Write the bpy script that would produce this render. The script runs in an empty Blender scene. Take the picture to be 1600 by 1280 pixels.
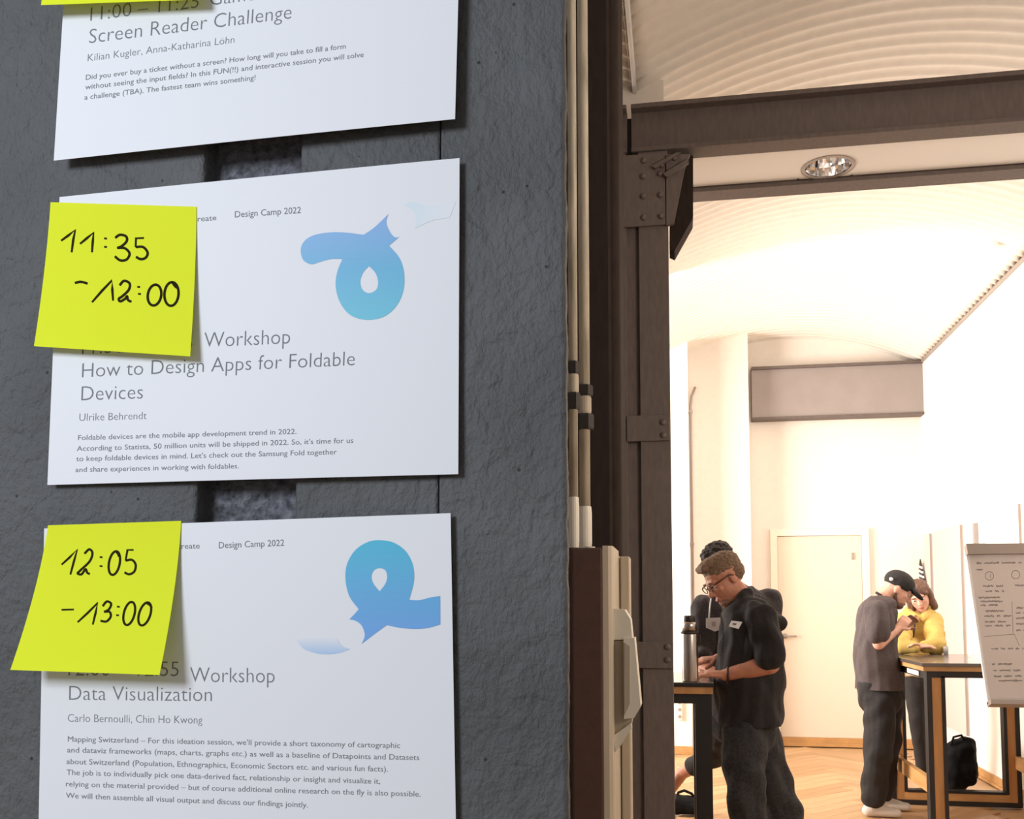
import bpy, bmesh, math, random
import numpy as np
from mathutils import Vector, Matrix, noise
random.seed(7)
C = bpy.context.scene.collection
scene = bpy.context.scene
PI = math.pi

# ------------------------------------------------------------------ camera
F, CX, CY, CAMH = 1500.0, 800.0, 841.0, 1.42
PITCH = math.atan(106.0/F)
YAW = math.atan(260.0*math.cos(PITCH)/F)
sp, cp, sy, cy_ = math.sin(PITCH), math.cos(PITCH), math.sin(YAW), math.cos(YAW)
R_ = np.array([cy_, sy, 0.0]); U_ = np.array([sy*sp, -cy_*sp, cp]); W_ = np.array([-sy*cp, cy_*cp, sp])
CAM = np.array([0.0, 0.0, CAMH])
cd = bpy.data.cameras.new('camera'); cam = bpy.data.objects.new('camera', cd); C.objects.link(cam)
cd.sensor_width = 36; cd.lens = 36*F/1600
cd.shift_x = (800-CX)/1600; cd.shift_y = (CY-640)/1600
cd.clip_start = 0.02; cd.clip_end = 60
M = Matrix(((R_[0], U_[0], -W_[0]), (R_[1], U_[1], -W_[1]), (R_[2], U_[2], -W_[2]))).to_4x4()
M.translation = Vector(CAM); cam.matrix_world = M
scene.camera = cam

# ------------------------------------------------------------------ light
w = bpy.data.worlds.new('world'); scene.world = w; w.use_nodes = True
w.node_tree.nodes['Background'].inputs[0].default_value = (0.92, 0.90, 0.90, 1)
w.node_tree.nodes['Background'].inputs[1].default_value = 0.22
def area(name, loc, target, sx, sy_, power, col):
    l = bpy.data.lights.new(name, 'AREA'); l.shape = 'RECTANGLE'; l.size = sx; l.size_y = sy_
    l.energy = power; l.color = col
    o = bpy.data.objects.new(name, l); C.objects.link(o); o.location = loc
    o.rotation_euler = (Vector(target)-Vector(loc)).to_track_quat('-Z', 'Y').to_euler()
    return o
area('window_light', (-3.3, 7.3, 1.9), (2.4, 9.4, 2.35), 3.2, 2.2, 245, (1.0, 0.93, 0.87)).data.spread = 2.15
area('room_overhead_fill', (0.6, 6.6, 3.6), (1.2, 8.6, 0.6), 1.6, 1.4, 42, (1.0, 0.88, 0.78))  # added overhead fill for floor and people, no window here
area('hall_window_light', (-1.45, -1.2, 2.3), (-0.5, 0.7, 1.4), 0.7, 0.7, 35, (0.82, 0.89, 1.0))
area('hall_fill_light', (2.2, 1.3, 2.4), (0.2, 4.2, 1.7), 1.0, 1.0, 32, (1.0, 0.84, 0.70))  # added warm fill for conduits, column and badges, not an actual lamp
scene.view_settings.view_transform = 'Standard'; scene.view_settings.look = 'None'
scene.view_settings.gamma = 1.0; scene.view_settings.use_curve_mapping = False
scene.view_settings.exposure = 0.55

# ------------------------------------------------------------------ helpers
def J(px, py, Y):
    """point on the plane y = Y seen at pixel (px, py)"""
    d = W_ + R_*((px-CX)/F) + U_*((CY-py)/F)
    t = Y/d[1]
    return Vector(CAM + d*t)
def JZ(px, py, z):
    d = W_ + R_*((px-CX)/F) + U_*((CY-py)/F)
    return Vector(CAM + d*((z-CAMH)/d[2]))
def JX(px, py, x):
    d = W_ + R_*((px-CX)/F) + U_*((CY-py)/F)
    return Vector(CAM + d*(x/d[0]))
def proj(P):
    d = P - CAM
    k = d@W_
    return np.stack([CX + F*(d@R_)/k, CY - F*(d@U_)/k], -1)

def rgb(r, g, b):
    f = lambda c: (c/255/12.92) if c/255 <= 0.04045 else ((c/255+0.055)/1.055)**2.4
    return (f(r), f(g), f(b), 1)
def mat(name, col, rough=0.6, metal=0.0, bump=0.0, scale=50.0, var=0.0, coat=0.0, stretch=None, spec=0.5):
    m = bpy.data.materials.new(name); m.use_nodes = True
    n = m.node_tree.nodes; L = m.node_tree.links; b = n['Principled BSDF']
    b.inputs['Base Color'].default_value = col; b.inputs['Roughness'].default_value = rough
    b.inputs['Metallic'].default_value = metal; b.inputs['Coat Weight'].default_value = coat
    b.inputs['Specular IOR Level'].default_value = spec
    if bump or var:
        tc = n.new('ShaderNodeTexCoord'); mp = n.new('ShaderNodeMapping'); L.new(tc.outputs['Object'], mp.inputs[0])
        if stretch: mp.inputs['Scale'].default_value = stretch
        t = n.new('ShaderNodeTexNoise'); t.inputs['Scale'].default_value = scale; t.inputs['Detail'].default_value = 5
        L.new(mp.outputs[0], t.inputs['Vector'])
        if bump:
            bp = n.new('ShaderNodeBump'); bp.inputs['Strength'].default_value = min(1, bump*1.0); bp.inputs['Distance'].default_value = 0.004
            L.new(t.outputs['Fac'], bp.inputs['Height']); L.new(bp.outputs[0], b.inputs['Normal'])
        if var:
            r = n.new('ShaderNodeValToRGB')
            r.color_ramp.elements[0].position = 0.3; r.color_ramp.elements[1].position = 0.7
            r.color_ramp.elements[0].color = tuple(c*(1-var) for c in col[:3])+(1,)
            r.color_ramp.elements[1].color = tuple(min(1, c*(1+var)) for c in col[:3])+(1,)
            L.new(t.outputs['Fac'], r.inputs[0]); L.new(r.outputs[0], b.inputs['Base Color'])
    return m

def link(name, me, m=None, parent=None, smooth=False):
    o = bpy.data.objects.new(name, me); C.objects.link(o)
    if m is not None:
        me.materials.clear(); me.materials.append(m)
    if smooth:
        me.polygons.foreach_set('use_smooth', [True]*len(me.polygons))
    if parent is not None:
        o.parent = parent
        o.matrix_parent_inverse = Matrix.Identity(4)
        o.matrix_basis = parent.matrix_world.inverted() if False else Matrix.Translation(-parent_loc(parent))
    return o
def parent_loc(p):
    v = Vector(p.location)
    return v + (parent_loc(p.parent) if p.parent else Vector((0, 0, 0)))
def thing(name, label, cat, loc=(0, 0, 0), group=None):
    o = bpy.data.objects.new(name, None); C.objects.link(o); o.location = loc
    o.empty_display_size = 0.1
    tag(o, label, cat, group); return o
def tag(o, label=None, cat=None, group=None):
    if label: o['label'] = label
    if cat: o['category'] = cat
    if group: o['group'] = group
    return o
def struct(o):
    o['kind'] = 'structure'; return o
def mesh(verts, faces):
    me = bpy.data.meshes.new('mesh'); me.from_pydata([tuple(v) for v in verts], [], faces); me.update(); return me
class MB:
    def __init__(s): s.v = []; s.f = []
    def add(s, vs, fs):
        k = len(s.v); s.v += [tuple(v) for v in vs]; s.f += [tuple(i+k for i in f) for f in fs]; return s
    def box(s, a, b, bev=0.0):
        x0, x1 = sorted((a[0], b[0])); y0, y1 = sorted((a[1], b[1])); z0, z1 = sorted((a[2], b[2]))
        if bev > 0:
            bm = bmesh.new(); bmesh.ops.create_cube(bm, size=1)
            for v in bm.verts: v.co = Vector(((x0+x1)/2+v.co.x*(x1-x0), (y0+y1)/2+v.co.y*(y1-y0), (z0+z1)/2+v.co.z*(z1-z0)))
            bmesh.ops.bevel(bm, geom=list(bm.edges), offset=bev, segments=2, profile=0.6, affect='EDGES')
            bm.verts.index_update()
            s.add([v.co[:] for v in bm.verts], [[v.index for v in f.verts] for f in bm.faces]); bm.free(); return s
        return s.add([(x0, y0, z0), (x1, y0, z0), (x1, y1, z0), (x0, y1, z0), (x0, y0, z1), (x1, y0, z1), (x1, y1, z1), (x0, y1, z1)],
                     [(0, 3, 2, 1), (4, 5, 6, 7), (0, 1, 5, 4), (1, 2, 6, 5), (2, 3, 7, 6), (3, 0, 4, 7)])
    def prism(s, pts, d):
        """polygon pts (3D, planar) extruded by vector d"""
        n = len(pts); d = Vector(d); P = [Vector(p) for p in pts]
        return s.add(P+[p+d for p in P], [tuple(range(n)), tuple(range(2*n-1, n-1, -1))]+[(i, i+n, (i+1) % n+n, (i+1) % n) for i in range(n)])
    def tube(s, pts, r, n=10, caps=True):
        P = [Vector(p) for p in pts]; rr = r if isinstance(r, (list, tuple)) else [r]*len(P)
        k = len(s.v); up = None
        for i, p in enumerate(P):
            t = (P[min(i+1, len(P)-1)]-P[max(i-1, 0)]).normalized()
            if up is None: up = Vector((0, 0, 1)) if abs(t.z) < 0.9 else Vector((0, 1, 0))
            a = t.cross(up).normalized(); b = a.cross(t).normalized(); up = b
            for j in range(n):
                an = 2*PI*j/n; s.v.append(tuple(p+(a*math.cos(an)+b*math.sin(an))*rr[i]))
        for i in range(len(P)-1):
            for j in range(n):
                s.f.append((k+i*n+j, k+i*n+(j+1) % n, k+(i+1)*n+(j+1) % n, k+(i+1)*n+j))
        if caps:
            s.f.append(tuple(k+j for j in range(n-1, -1, -1))); s.f.append(tuple(k+(len(P)-1)*n+j for j in range(n)))
        return s
    def lathe(s, c, prof, n=24, axis='z', caps=True):
        """prof: list of (r, h) round the axis through c"""
        c = Vector(c); k = len(s.v)
        for r, h in prof:
            for j in range(n):
                a = 2*PI*j/n
                q = (r*math.cos(a), r*math.sin(a), h) if axis == 'z' else ((r*math.cos(a), h, r*math.sin(a)) if axis == 'y' else (h, r*math.cos(a), r*math.sin(a)))
                s.v.append(tuple(c+Vector(q)))
        for i in range(len(prof)-1):
            for j in range(n):
                s.f.append((k+i*n+j, k+i*n+(j+1) % n, k+(i+1)*n+(j+1) % n, k+(i+1)*n+j))
        if caps:
            s.f.append(tuple(k+j for j in range(n))); s.f.append(tuple(k+(len(prof)-1)*n+j for j in range(n-1, -1, -1)))
        return s
    def done(s, name, m, parent=None, smooth=False):
        me = mesh(s.v, s.f)
        bm = bmesh.new(); bm.from_mesh(me); bmesh.ops.recalc_face_normals(bm, faces=bm.faces); bm.to_mesh(me); bm.free()
        return link(name, me, m, parent, smooth)

# ------------------------------------------------------------------ materials
m_paper = mat('printed paper', (0.72, 0.735, 0.76, 1), 0.55, spec=0.3)
m_ink = mat('grey ink', (0.19, 0.20, 0.215, 1), 0.8, spec=0.1)
m_pen = mat('marker ink', (0.022, 0.018, 0.006, 1), 0.8, spec=0.05)
m_plaster = mat('white plaster', (0.80, 0.74, 0.67, 1), 0.9, bump=0.12, scale=25, var=0.02)
m_plaster2 = mat('white wall', (0.86, 0.82, 0.76, 1), 0.9, bump=0.08, scale=18)
m_vault = mat('vault paint', (0.80, 0.74, 0.665, 1), 0.75, bump=0.1, scale=20, var=0.03)
m_steel = mat('brown grey steel paint', (0.125, 0.098, 0.088, 1), 0.62, bump=0.25, scale=60, var=0.12, stretch=(1, 1, 0.25))
m_steel_shade = mat('steel paint darkened for shade', (0.034, 0.024, 0.020, 1), 0.85, spec=0.15, bump=0.2, scale=50, var=0.15, stretch=(1, 1, 0.3))  # steel tone darkened, the pillar's shade is put into the colour
m_black = mat('black lacquer', (0.012, 0.010, 0.010, 1), 0.5)
m_wood = mat('pine wood', (0.50, 0.25, 0.09, 1), 0.55, bump=0.1, scale=14, var=0.25, stretch=(1, 1, 0.15))
m_woodh = mat('pine wood lengthwise', (0.58, 0.32, 0.12, 1), 0.55, bump=0.1, scale=14, var=0.25, stretch=(0.2, 0.2, 1))
m_beige = mat('aged beige plastic', (0.50, 0.42, 0.31, 1), 0.5, bump=0.15, scale=40, var=0.12, stretch=(1, 1, 0.1))
m_cream = mat('cream plastic', (0.80, 0.74, 0.62, 1), 0.4)
m_conduit = mat('stained conduit', (0.52, 0.46, 0.35, 1), 0.45, bump=0.3, scale=60, var=0.3, stretch=(1, 1, 0.12))
m_trunk_shade = mat('trunking front shade', (0.10, 0.050, 0.036, 1), 0.6, bump=0.15, scale=50, var=0.08)  # beige trunking's front face, its shade put into the colour
m_rubber = mat('dark grey rubber', (0.03, 0.024, 0.02, 1), 0.5)
m_chrome = mat('polished reflector', (0.85, 0.85, 0.86, 1), 0.08, metal=1)
m_brushed = mat('brushed steel', (0.56, 0.50, 0.46, 1), 0.28, metal=1, bump=0.05, scale=200, stretch=(1, 1, 0.02))
m_white = mat('white lacquer', (0.86, 0.85, 0.83, 1), 0.4)
m_greymetal = mat('grey aluminium', (0.36, 0.31, 0.28, 1), 0.4, metal=0.3)
m_door = mat('cream door paint', (0.74, 0.64, 0.52, 1), 0.5)
m_skin = mat('skin', (0.58, 0.25, 0.155, 1), 0.5, var=0.10, scale=30)
m_skin2 = mat('lighter skin', (0.68, 0.37, 0.27, 1), 0.5, var=0.08, scale=30)
m_hair1 = mat('short sandy hair', (0.20, 0.125, 0.075, 1), 0.7, bump=1.0, scale=160, var=0.45)
m_hairdk = mat('black hair', (0.018, 0.013, 0.011, 1), 0.7, bump=1.0, scale=150, var=0.3)
m_hairbr = mat('brown hair', (0.13, 0.06, 0.035, 1), 0.5, bump=0.8, scale=120, var=0.4, stretch=(1, 1, 0.2))
m_shirt = mat('black shirt cloth', (0.016, 0.013, 0.014, 1), 0.85, bump=0.3, scale=90, var=0.2)
m_shirt2 = mat('dark grey shirt cloth', (0.05, 0.043, 0.045, 1), 0.9, bump=0.3, scale=120, var=0.35)
m_jeans = mat('dark jeans', (0.035, 0.034, 0.038, 1), 0.9, bump=0.4, scale=90, var=0.35)
m_tee = mat('faded charcoal cotton', (0.085, 0.066, 0.066, 1), 0.9, bump=0.3, scale=70, var=0.12)
m_trous = mat('black trousers cloth', (0.022, 0.019, 0.019, 1), 0.9, bump=0.3, scale=70, var=0.2)
m_yellow = mat('mustard fleece', (0.60, 0.42, 0.12, 1), 0.95, bump=0.5, scale=120, var=0.12)
m_lips = mat('lips', (0.42, 0.12, 0.10, 1), 0.5)
m_eyew = mat('eye white', (0.75, 0.72, 0.70, 1), 0.3)
m_iris = mat('iris', (0.03, 0.02, 0.015, 1), 0.2)
m_badge = mat('badge card', (0.93, 0.92, 0.92, 1), 0.4)
m_shoe = mat('off white canvas', (0.72, 0.66, 0.60, 1), 0.8, bump=0.2, scale=80)
m_sheet = mat('flip chart paper', (0.64, 0.575, 0.55, 1), 0.8)
m_scrib = mat('grey marker', (0.20, 0.17, 0.17, 1), 0.8)
m_bag = mat('black nylon', (0.007, 0.007, 0.008, 1), 0.85, spec=0.2, bump=0.5, scale=50)

def wall_material():
    m = bpy.data.materials.new('dark grey painted masonry'); m.use_nodes = True
    n = m.node_tree.nodes; L = m.node_tree.links; b = n['Principled BSDF']
    b.inputs['Roughness'].default_value = 0.58; b.inputs['Specular IOR Level'].default_value = 0.35
    tc = n.new('ShaderNodeTexCoord')
    n1 = n.new('ShaderNodeTexNoise'); n1.inputs['Scale'].default_value = 7; n1.inputs['Detail'].default_value = 6
    n2 = n.new('ShaderNodeTexNoise'); n2.inputs['Scale'].default_value = 175; n2.inputs['Detail'].default_value = 6; n2.inputs['Roughness'].default_value = 0.6
    n3 = n.new('ShaderNodeTexVoronoi'); n3.inputs['Scale'].default_value = 42; n3.inputs['Randomness'].default_value = 1
    mp = n.new('ShaderNodeMapping'); mp.inputs['Scale'].default_value = (1, 1, 0.65)
    L.new(tc.outputs['Object'], mp.inputs[0])
    for t in (n1, n3): L.new(tc.outputs['Object'], t.inputs['Vector'])
    L.new(mp.outputs[0], n2.inputs['Vector'])
    r = n.new('ShaderNodeValToRGB'); r.color_ramp.elements[0].position = 0.3; r.color_ramp.elements[1].position = 0.75
    r.color_ramp.elements[0].color = (0.070, 0.072, 0.073, 1); r.color_ramp.elements[1].color = (0.108, 0.111, 0.112, 1)
    L.new(n1.outputs['Fac'], r.inputs[0])
    # small dark pinholes
    pr = n.new('ShaderNodeValToRGB'); pr.color_ramp.elements[0].position = 0.05; pr.color_ramp.elements[1].position = 0.07
    pr.color_ramp.elements[0].color = (0.12, 0.12, 0.12, 1); pr.color_ramp.elements[1].color = (1, 1, 1, 1)
    L.new(n3.outputs['Distance'], pr.inputs[0])
    mx = n.new('ShaderNodeMix'); mx.data_type = 'RGBA'; mx.blend_type = 'MULTIPLY'; mx.inputs[0].default_value = 0.9
    L.new(r.outputs[0], mx.inputs[6]); L.new(pr.outputs[0], mx.inputs[7]); L.new(mx.outputs[2], b.inputs['Base Color'])
    bp = n.new('ShaderNodeBump'); bp.inputs['Strength'].default_value = 0.9; bp.inputs['Distance'].default_value = 0.0030
    n4 = n.new('ShaderNodeTexNoise'); n4.inputs['Scale'].default_value = 38; n4.inputs['Detail'].default_value = 3; n4.inputs['Distortion'].default_value = 0.5
    L.new(tc.outputs['Object'], n4.inputs['Vector'])
    b2 = n.new('ShaderNodeBump'); b2.inputs['Strength'].default_value = 0.45; b2.inputs['Distance'].default_value = 0.007
    r4 = n.new('ShaderNodeValToRGB'); r4.color_ramp.elements[0].position = 0.42; r4.color_ramp.elements[1].position = 0.62
    L.new(n4.outputs['Fac'], r4.inputs[0]); L.new(r4.outputs[0], b2.inputs['Height'])
    b2.inputs['Distance'].default_value = 0.0022
    L.new(b2.outputs[0], bp.inputs['Normal'])
    L.new(n2.outputs['Fac'], bp.inputs['Height']); L.new(bp.outputs[0], b.inputs['Normal'])
    return m
m_wall = wall_material()
m_rough = mat('rough unpainted recess', (0.12, 0.12, 0.135, 1), 0.95, bump=1.0, scale=160, var=0.6)

def sticky_material():
    m = bpy.data.materials.new('neon yellow note paper'); m.use_nodes = True
    n = m.node_tree.nodes; L = m.node_tree.links; b = n['Principled BSDF']
    b.inputs['Base Color'].default_value = (0.84, 0.92, 0.03, 1); b.inputs['Roughness'].default_value = 0.7
    b.inputs['Specular IOR Level'].default_value = 0.15
    tr = n.new('ShaderNodeBsdfTranslucent'); tr.inputs[0].default_value = (0.80, 0.86, 0.05, 1)
    mx = n.new('ShaderNodeMixShader'); mx.inputs[0].default_value = 0.22
    L.new(b.outputs[0], mx.inputs[1]); L.new(tr.outputs[0], mx.inputs[2]); L.new(mx.outputs[0], n['Material Output'].inputs[0])
    return m
m_note = sticky_material()

# ------------------------------------------------------------------ structure of the bright room
YB, XR = 10.3, 2.47            # back wall, right wall
ZS = 3.91                      # springing of the vault
XL = -0.185
RISE = 0.34
def vz(x, x0, x1): 
    c, h = (x0+x1)/2, (x1-x0)/2
    return ZS + RISE*(1-((x-c)/h)**2)
def vault(name, x0, x1, y0, y1, nx=34):
    p = 0.10; ny = int((y1-y0)/p*8); v = []; f = []
    for i in range(ny+1):
        y = y0+(y1-y0)*i/ny
        ph = (y/p) % 1.0
        rib = 0.030*(1-abs(math.sin(PI*y/p)))**1.0
        for j in range(nx+1):
            x = x0+(x1-x0)*j/nx
            v.append((x, y, vz(x, x0, x1)-rib*0.9))
    k = len(v); 
    for i in range(ny+1):
        y = y0+(y1-y0)*i/ny
        for j in range(nx+1):
            x = x0+(x1-x0)*j/nx; v.append((x, y, vz(x, x0, x1)+0.05))
    N = nx+1
    for i in range(ny):
        for j in range(nx):
            a = i*N+j; f.append((a, a+N, a+N+1, a+1)); f.append((k+a, k+a+1, k+a+N+1, k+a+N))
    for i in range(ny):
        a = i*N; b = i*N+nx
        f.append((a, k+a, k+a+N, a+N)); f.append((b, b+N, k+b+N, k+b))
    for j in range(nx):
        a = j; b = ny*N+j
        f.append((a, a+1, k+a+1, k+a)); f.append((b, k+b, k+b+1, b+1))
    o = link(name, mesh(v, f), m_vault, None, True); return struct(o)
vault('ceiling', XL, XR, 0.6, YB+0.02)
vault('ceiling.001', XL-2.655, XL, 0.6, 9.5)

# floor: screed + herringbone planks where they can be told apart
fl = struct(MB().box((-5, -2.0, -0.12), (4.2, YB+0.3, -0.012)).done('floor', mat('parquet', (0.52, 0.33, 0.17, 1), 0.45, var=0.15, scale=6)))
plank_m = [mat('oak plank %d' % i, c, 0.40, bump=0.05, scale=18, var=0.12, stretch=(1, 0.12, 1)) for i, c in enumerate([(0.52, 0.31, 0.15, 1), (0.58, 0.36, 0.18, 1), (0.47, 0.27, 0.12, 1)])]
pl_me = []
PL, PW = 0.60, 0.12
for i in range(3):
    q = MB().box((-PW/2+0.001, -PL/2+0.001, -0.012), (PW/2-0.001, PL/2-0.001, 0.0), 0.0015)
    me = mesh(q.v, q.f); me.materials.append(plank_m[i]); pl_me.append(me)
cnt = 0
cells = []
for i in range(-60, 60):
    for j in range(-16, 16):
        # herringbone lattice rotated by 45 degrees
        for kind in (0, 1):
            if kind == 0: lx, ly, an = i*PW+j*PL*0, 0, 0
            break
# herringbone by offsets: step (PW,PW), period (PL,-PL)
for i in range(-80, 120):
    for j in range(-20, 20):
        bx, by = i*PW + j*PL, i*PW - j*PL
        for kind in (0, 1):
            x = bx + (PL/2 if kind == 0 else -PW/2 + PL + PW/2 + PW/2)
            if kind == 0: cx0, cy0, rot = bx+PL/2, by+PW/2, PI/2
            else: cx0, cy0, rot = bx+PW/2-PW*0+0.0, by+PW+PL/2, 0
            c45 = math.cos(PI/4)
            X = (cx0*c45-cy0*c45)+0.9; Y = (cx0*c45+cy0*c45)
            if 0.0 < X < XR-0.30 and 6.35 < Y < YB-0.3:
                cells.append((X, Y, rot+PI/4))
cells.sort(key=lambda c: c[1])
for X, Y, rot in cells[:300]:
    o = bpy.data.objects.new('plank', random.choice(pl_me)); C.objects.link(o)
    o.parent = fl; o.location = (X, Y, random.uniform(-0.0006, 0.0)); o.rotation_euler = (0, 0, rot)
print('planks', len(cells))

# back walls (three steps), right wall, left wall
xs1 = J(1076, 700, 9.5).x; xs2 = J(1171, 700, 9.9).x
def arch_wall(name, x0, x1, y0, y1, v0, v1, m=m_plaster, z0=-0.05):
    n = 16; pts = [(x0, y0, z0), (x1, y0, z0)]
    for i in range(n+1):
        x = x1+(x0-x1)*i/n; pts.append((x, y0, vz(min(max(x, v0), v1), v0, v1)+0.03))
    return struct(MB().prism(pts, (0, y1-y0, 0)).done(name, m))
arch_wall('wall_back', xs2-0.05, XR+0.2, YB, YB+0.2, XL, XR, m_plaster)
arch_wall('wall_back_pier', XL, xs2, 9.9, YB+0.19, XL, XR)
arch_wall('wall_back_left', XL-0.1, xs1, 9.5, 9.89, XL, XR, m_plaster2)
arch_wall('wall_back_far', -3.6, XL-0.1, 9.5, 9.7, XL-2.655, XL, m_plaster2)
struct(MB().box((XR, 0.4, -0.05), (XR+0.2, YB+0.2, ZS+0.03)).done('wall_right', m_plaster2))
struct(MB().box((-3.7, 4.7, -0.05), (-3.5, 9.7, ZS+0.2)).done('wall_left_far', m_plaster2))
# baseboards
bbm = mat('oak baseboard', (0.50, 0.27, 0.10, 1), 0.5, var=0.15, scale=8)
struct(MB().box((xs2, YB-0.055, 0), (XR-0.06, YB, 0.085)).box((xs2, YB-0.085, 0), (XR-0.06, YB-0.055, 0.035)).done('baseboard_back', bbm))
struct(MB().box((XR-0.018, 4.6, 0), (XR, YB, 0.075)).box((XR-0.035, 4.6, 0), (XR-0.018, YB-0.04, 0.02)).done('baseboard_right', bbm))
struct(MB().box((XL-0.1, 9.48, 0), (xs1, 9.5, 0.075)).done('baseboard_left', bbm))
# shadow gap trim along the springing of the right wall
struct(MB().box((XR-0.022, 0.6, ZS-0.03), (XR, YB, ZS-0.005)).done('trim_1', m_greymetal))
# cable clips on that trim
# grey boxed beam on back wall
a = J(1173, 600, YB-0.02); b = J(1414, 652, YB-0.02)
t = thing('boxed_beam', 'grey boxed beam across the top of the far white wall', 'beam', ((a.x+b.x)/2, YB, b.z))
m_gb = mat('grey brown beam paint', (0.30, 0.26, 0.245, 1), 0.6, var=0.05, scale=5)
MB().box((a.x, YB-0.14, b.z+0.02), (XR, YB, ZS-0.03)).done('web_panel', m_gb, t)
MB().box((a.x, YB-0.17, ZS-0.035), (XR, YB, ZS-0.005)).done('top_edge', m_steel, t)
MB().box((a.x, YB-0.16, b.z), (XR, YB, b.z+0.022)).done('bottom_edge', m_steel, t)

# far door
d0 = J(1214, 838, YB-0.03); d1 = J(1357, 1153, YB-0.03)
dx0, dx1, dzt = d0.x, d1.x-0.02, d0.z
dr = struct(MB().box((dx0-0.07, YB-0.05, 0.086), (dx0, YB, dzt+0.07)).box((dx1, YB-0.05, 0.086), (dx1+0.07, YB, dzt+0.07)).box((dx0, YB-0.05, dzt), (dx1, YB, dzt+0.07)).done('door_1', mat('door frame paint', (0.86, 0.78, 0.66, 1), 0.5)))
MB().box((dx0+0.004, YB-0.03, 0.086), (dx1-0.004, YB-0.008, dzt-0.004)).done('door_leaf', m_door, dr)
hz = J(1235, 994, YB-0.03).z
MB().tube([(dx0+0.06, YB-0.03, hz), (dx0+0.06, YB-0.075, hz), (dx0+0.17, YB-0.075, hz)], 0.010).lathe((dx0+0.06, YB-0.034, hz), [(0.026, -0.004), (0.026, 0.006)], 16, 'y').done('door_handle', m_greymetal, dr, True)
MB().box((dx1-0.10, YB-0.045, dzt-0.25), (dx1-0.075, YB-0.03, dzt-0.18)).done('door_closer', m_greymetal, dr)
# surface conduit on the pier corner
xp = xs1+0.03
t = thing('wall_conduit', 'thin pipe running up the far wall beside the steel column', 'pipe', (xp, 9.88, 0.1))
topz = J(1083, 605, 9.88)
MB().tube([(xp, 9.88, 0.9), (xp, 9.88, J(1080, 635, 9.88).z), (xp+0.012, 9.88, J(1080, 620, 9.88).z), (xp+0.05, 9.88, topz.z)], 0.011).done('pipe_run', m_greymetal, t, True)
for pyy in (643, 850):
    z = J(1080, pyy, 9.88).z; MB().box((xp-0.02, 9.872, z-0.012), (xp+0.02, 9.9, z+0.012)).done('pipe_clip', m_greymetal, t)

# socket on the left strip
s0 = J(1058, 1092, 9.49); s1 = J(1066, 1125, 9.49)
t = thing('wall_socket', 'cream triple wall socket low on the far wall under the left table', 'socket', (s0.x, 9.5, s1.z))
MB().box((s0.x, 9.455, s1.z), (s1.x, 9.5, s0.z), 0.006).done('housing', m_cream, t)
for k in range(3):
    z = s1.z+(s0.z-s1.z)*(k+0.5)/3
    MB().lathe(((s0.x+s1.x)/2, 9.453, z), [(0.016, 0), (0.016, 0.004)], 14, 'y').done('socket_insert', m_greymetal, t)

# ------------------------------------------------------------------ portal: steel column, beams, soffit
YC = 4.10
bt = J(1000, 163, YC).z; bb = J(1000, 238, YC).z
print('beam z', bb, bt)
XE = 2.47
def ibeam(name, label, x0, x1, y, zt, zb, fw, webm, flm, z_fl=0.02):
    t = thing(name, label, 'beam', (x0, y, zb))
    MB().box((x0, y-fw/2, zt-z_fl), (x1, y+fw/2, zt), 0.003).done('top_flange', webm, t)
    MB().box((x0, y-0.008, zb+z_fl), (x1, y+0.008, zt-z_fl)).done('web', webm, t)
    MB().box((x0, y-fw/2, zb), (x1, y+fw/2, zb+z_fl), 0.003).done('bottom_flange', flm, t)
    return t
xb0 = J(986, 200, YC).x
ibeam('steel_beam', 'dark brown steel beam resting on the riveted column, nearest of the two', xb0, XE, YC+0.045, bt, bb, 0.11, m_steel, m_steel)
ibeam('steel_beam', 'steel beam behind the soffit strip, only its flange showing', xb0+0.1, XE, YC+0.50, bt-0.02, bb-0.005, 0.12, m_steel, m_steel)
xs_ = J(979, 200, YC).x
ibeam('steel_beam', 'short end of a steel beam left of the gap above the column', xs_-2.2, xs_, YC+0.045, bt, bb, 0.11, m_steel, m_steel)
so = MB()
# soffit board with a round hole for the downlight
lc = JZ(1294, 261, bb+0.02); lr = 0.105
sy0, sy1 = YC+0.10, YC+0.44
n = 48; ring = []; outer = []
for i in range(n):
    a_ = 2*PI*i/n; ring.append((lc.x+lr*math.cos(a_), lc.y+lr*math.sin(a_)))
bm = bmesh.new()
def quad2(x0, x1):
    so.box((x0, sy0, bb+0.02), (x1, sy1, bb+0.035))
quad2(xb0+0.15, lc.x-0.125); quad2(lc.x+0.125, XE)
# square around the hole
vs = []; fs = []
for i in range(n):
    a_ = 2*PI*i/n; ca, sa = math.cos(a_), math.sin(a_)
    ex0, ex1 = -0.125, 0.125; ey0, ey1 = sy0-lc.y, sy1-lc.y
    tx = (ex1 if ca > 0 else ex0)/ca if abs(ca) > 1e-6 else 1e9
    ty = (ey1 if sa > 0 else ey0)/sa if abs(sa) > 1e-6 else 1e9
    tt = min(tx, ty)
    vs += [(lc.x+lr*ca, lc.y+lr*sa, bb+0.02), (lc.x+tt*ca, lc.y+tt*sa, bb+0.02)]
for i in range(n):
    k = (i+1) % n; fs.append((2*i, 2*i+1, 2*k+1, 2*k))
so.add(vs, fs)
soff = so.done('soffit_board', mat('soffit paint', (0.86, 0.83, 0.79, 1), 0.8)); struct(soff); soff.name = 'trim_2'
dl = thing('downlight', 'round chrome recessed downlight in the white soffit between the beams', 'ceiling light', (lc.x, lc.y, bb+0.02))
MB().lathe((lc.x, lc.y, bb+0.016), [(lr+0.014, 0), (lr+0.014, 0.006), (lr-0.004, 0.006), (lr-0.004, 0.0), (lr+0.014, 0)], 40, 'z', False).done('trim_ring', m_greymetal, dl, True)
v = []; f = []; nn = 24
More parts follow.
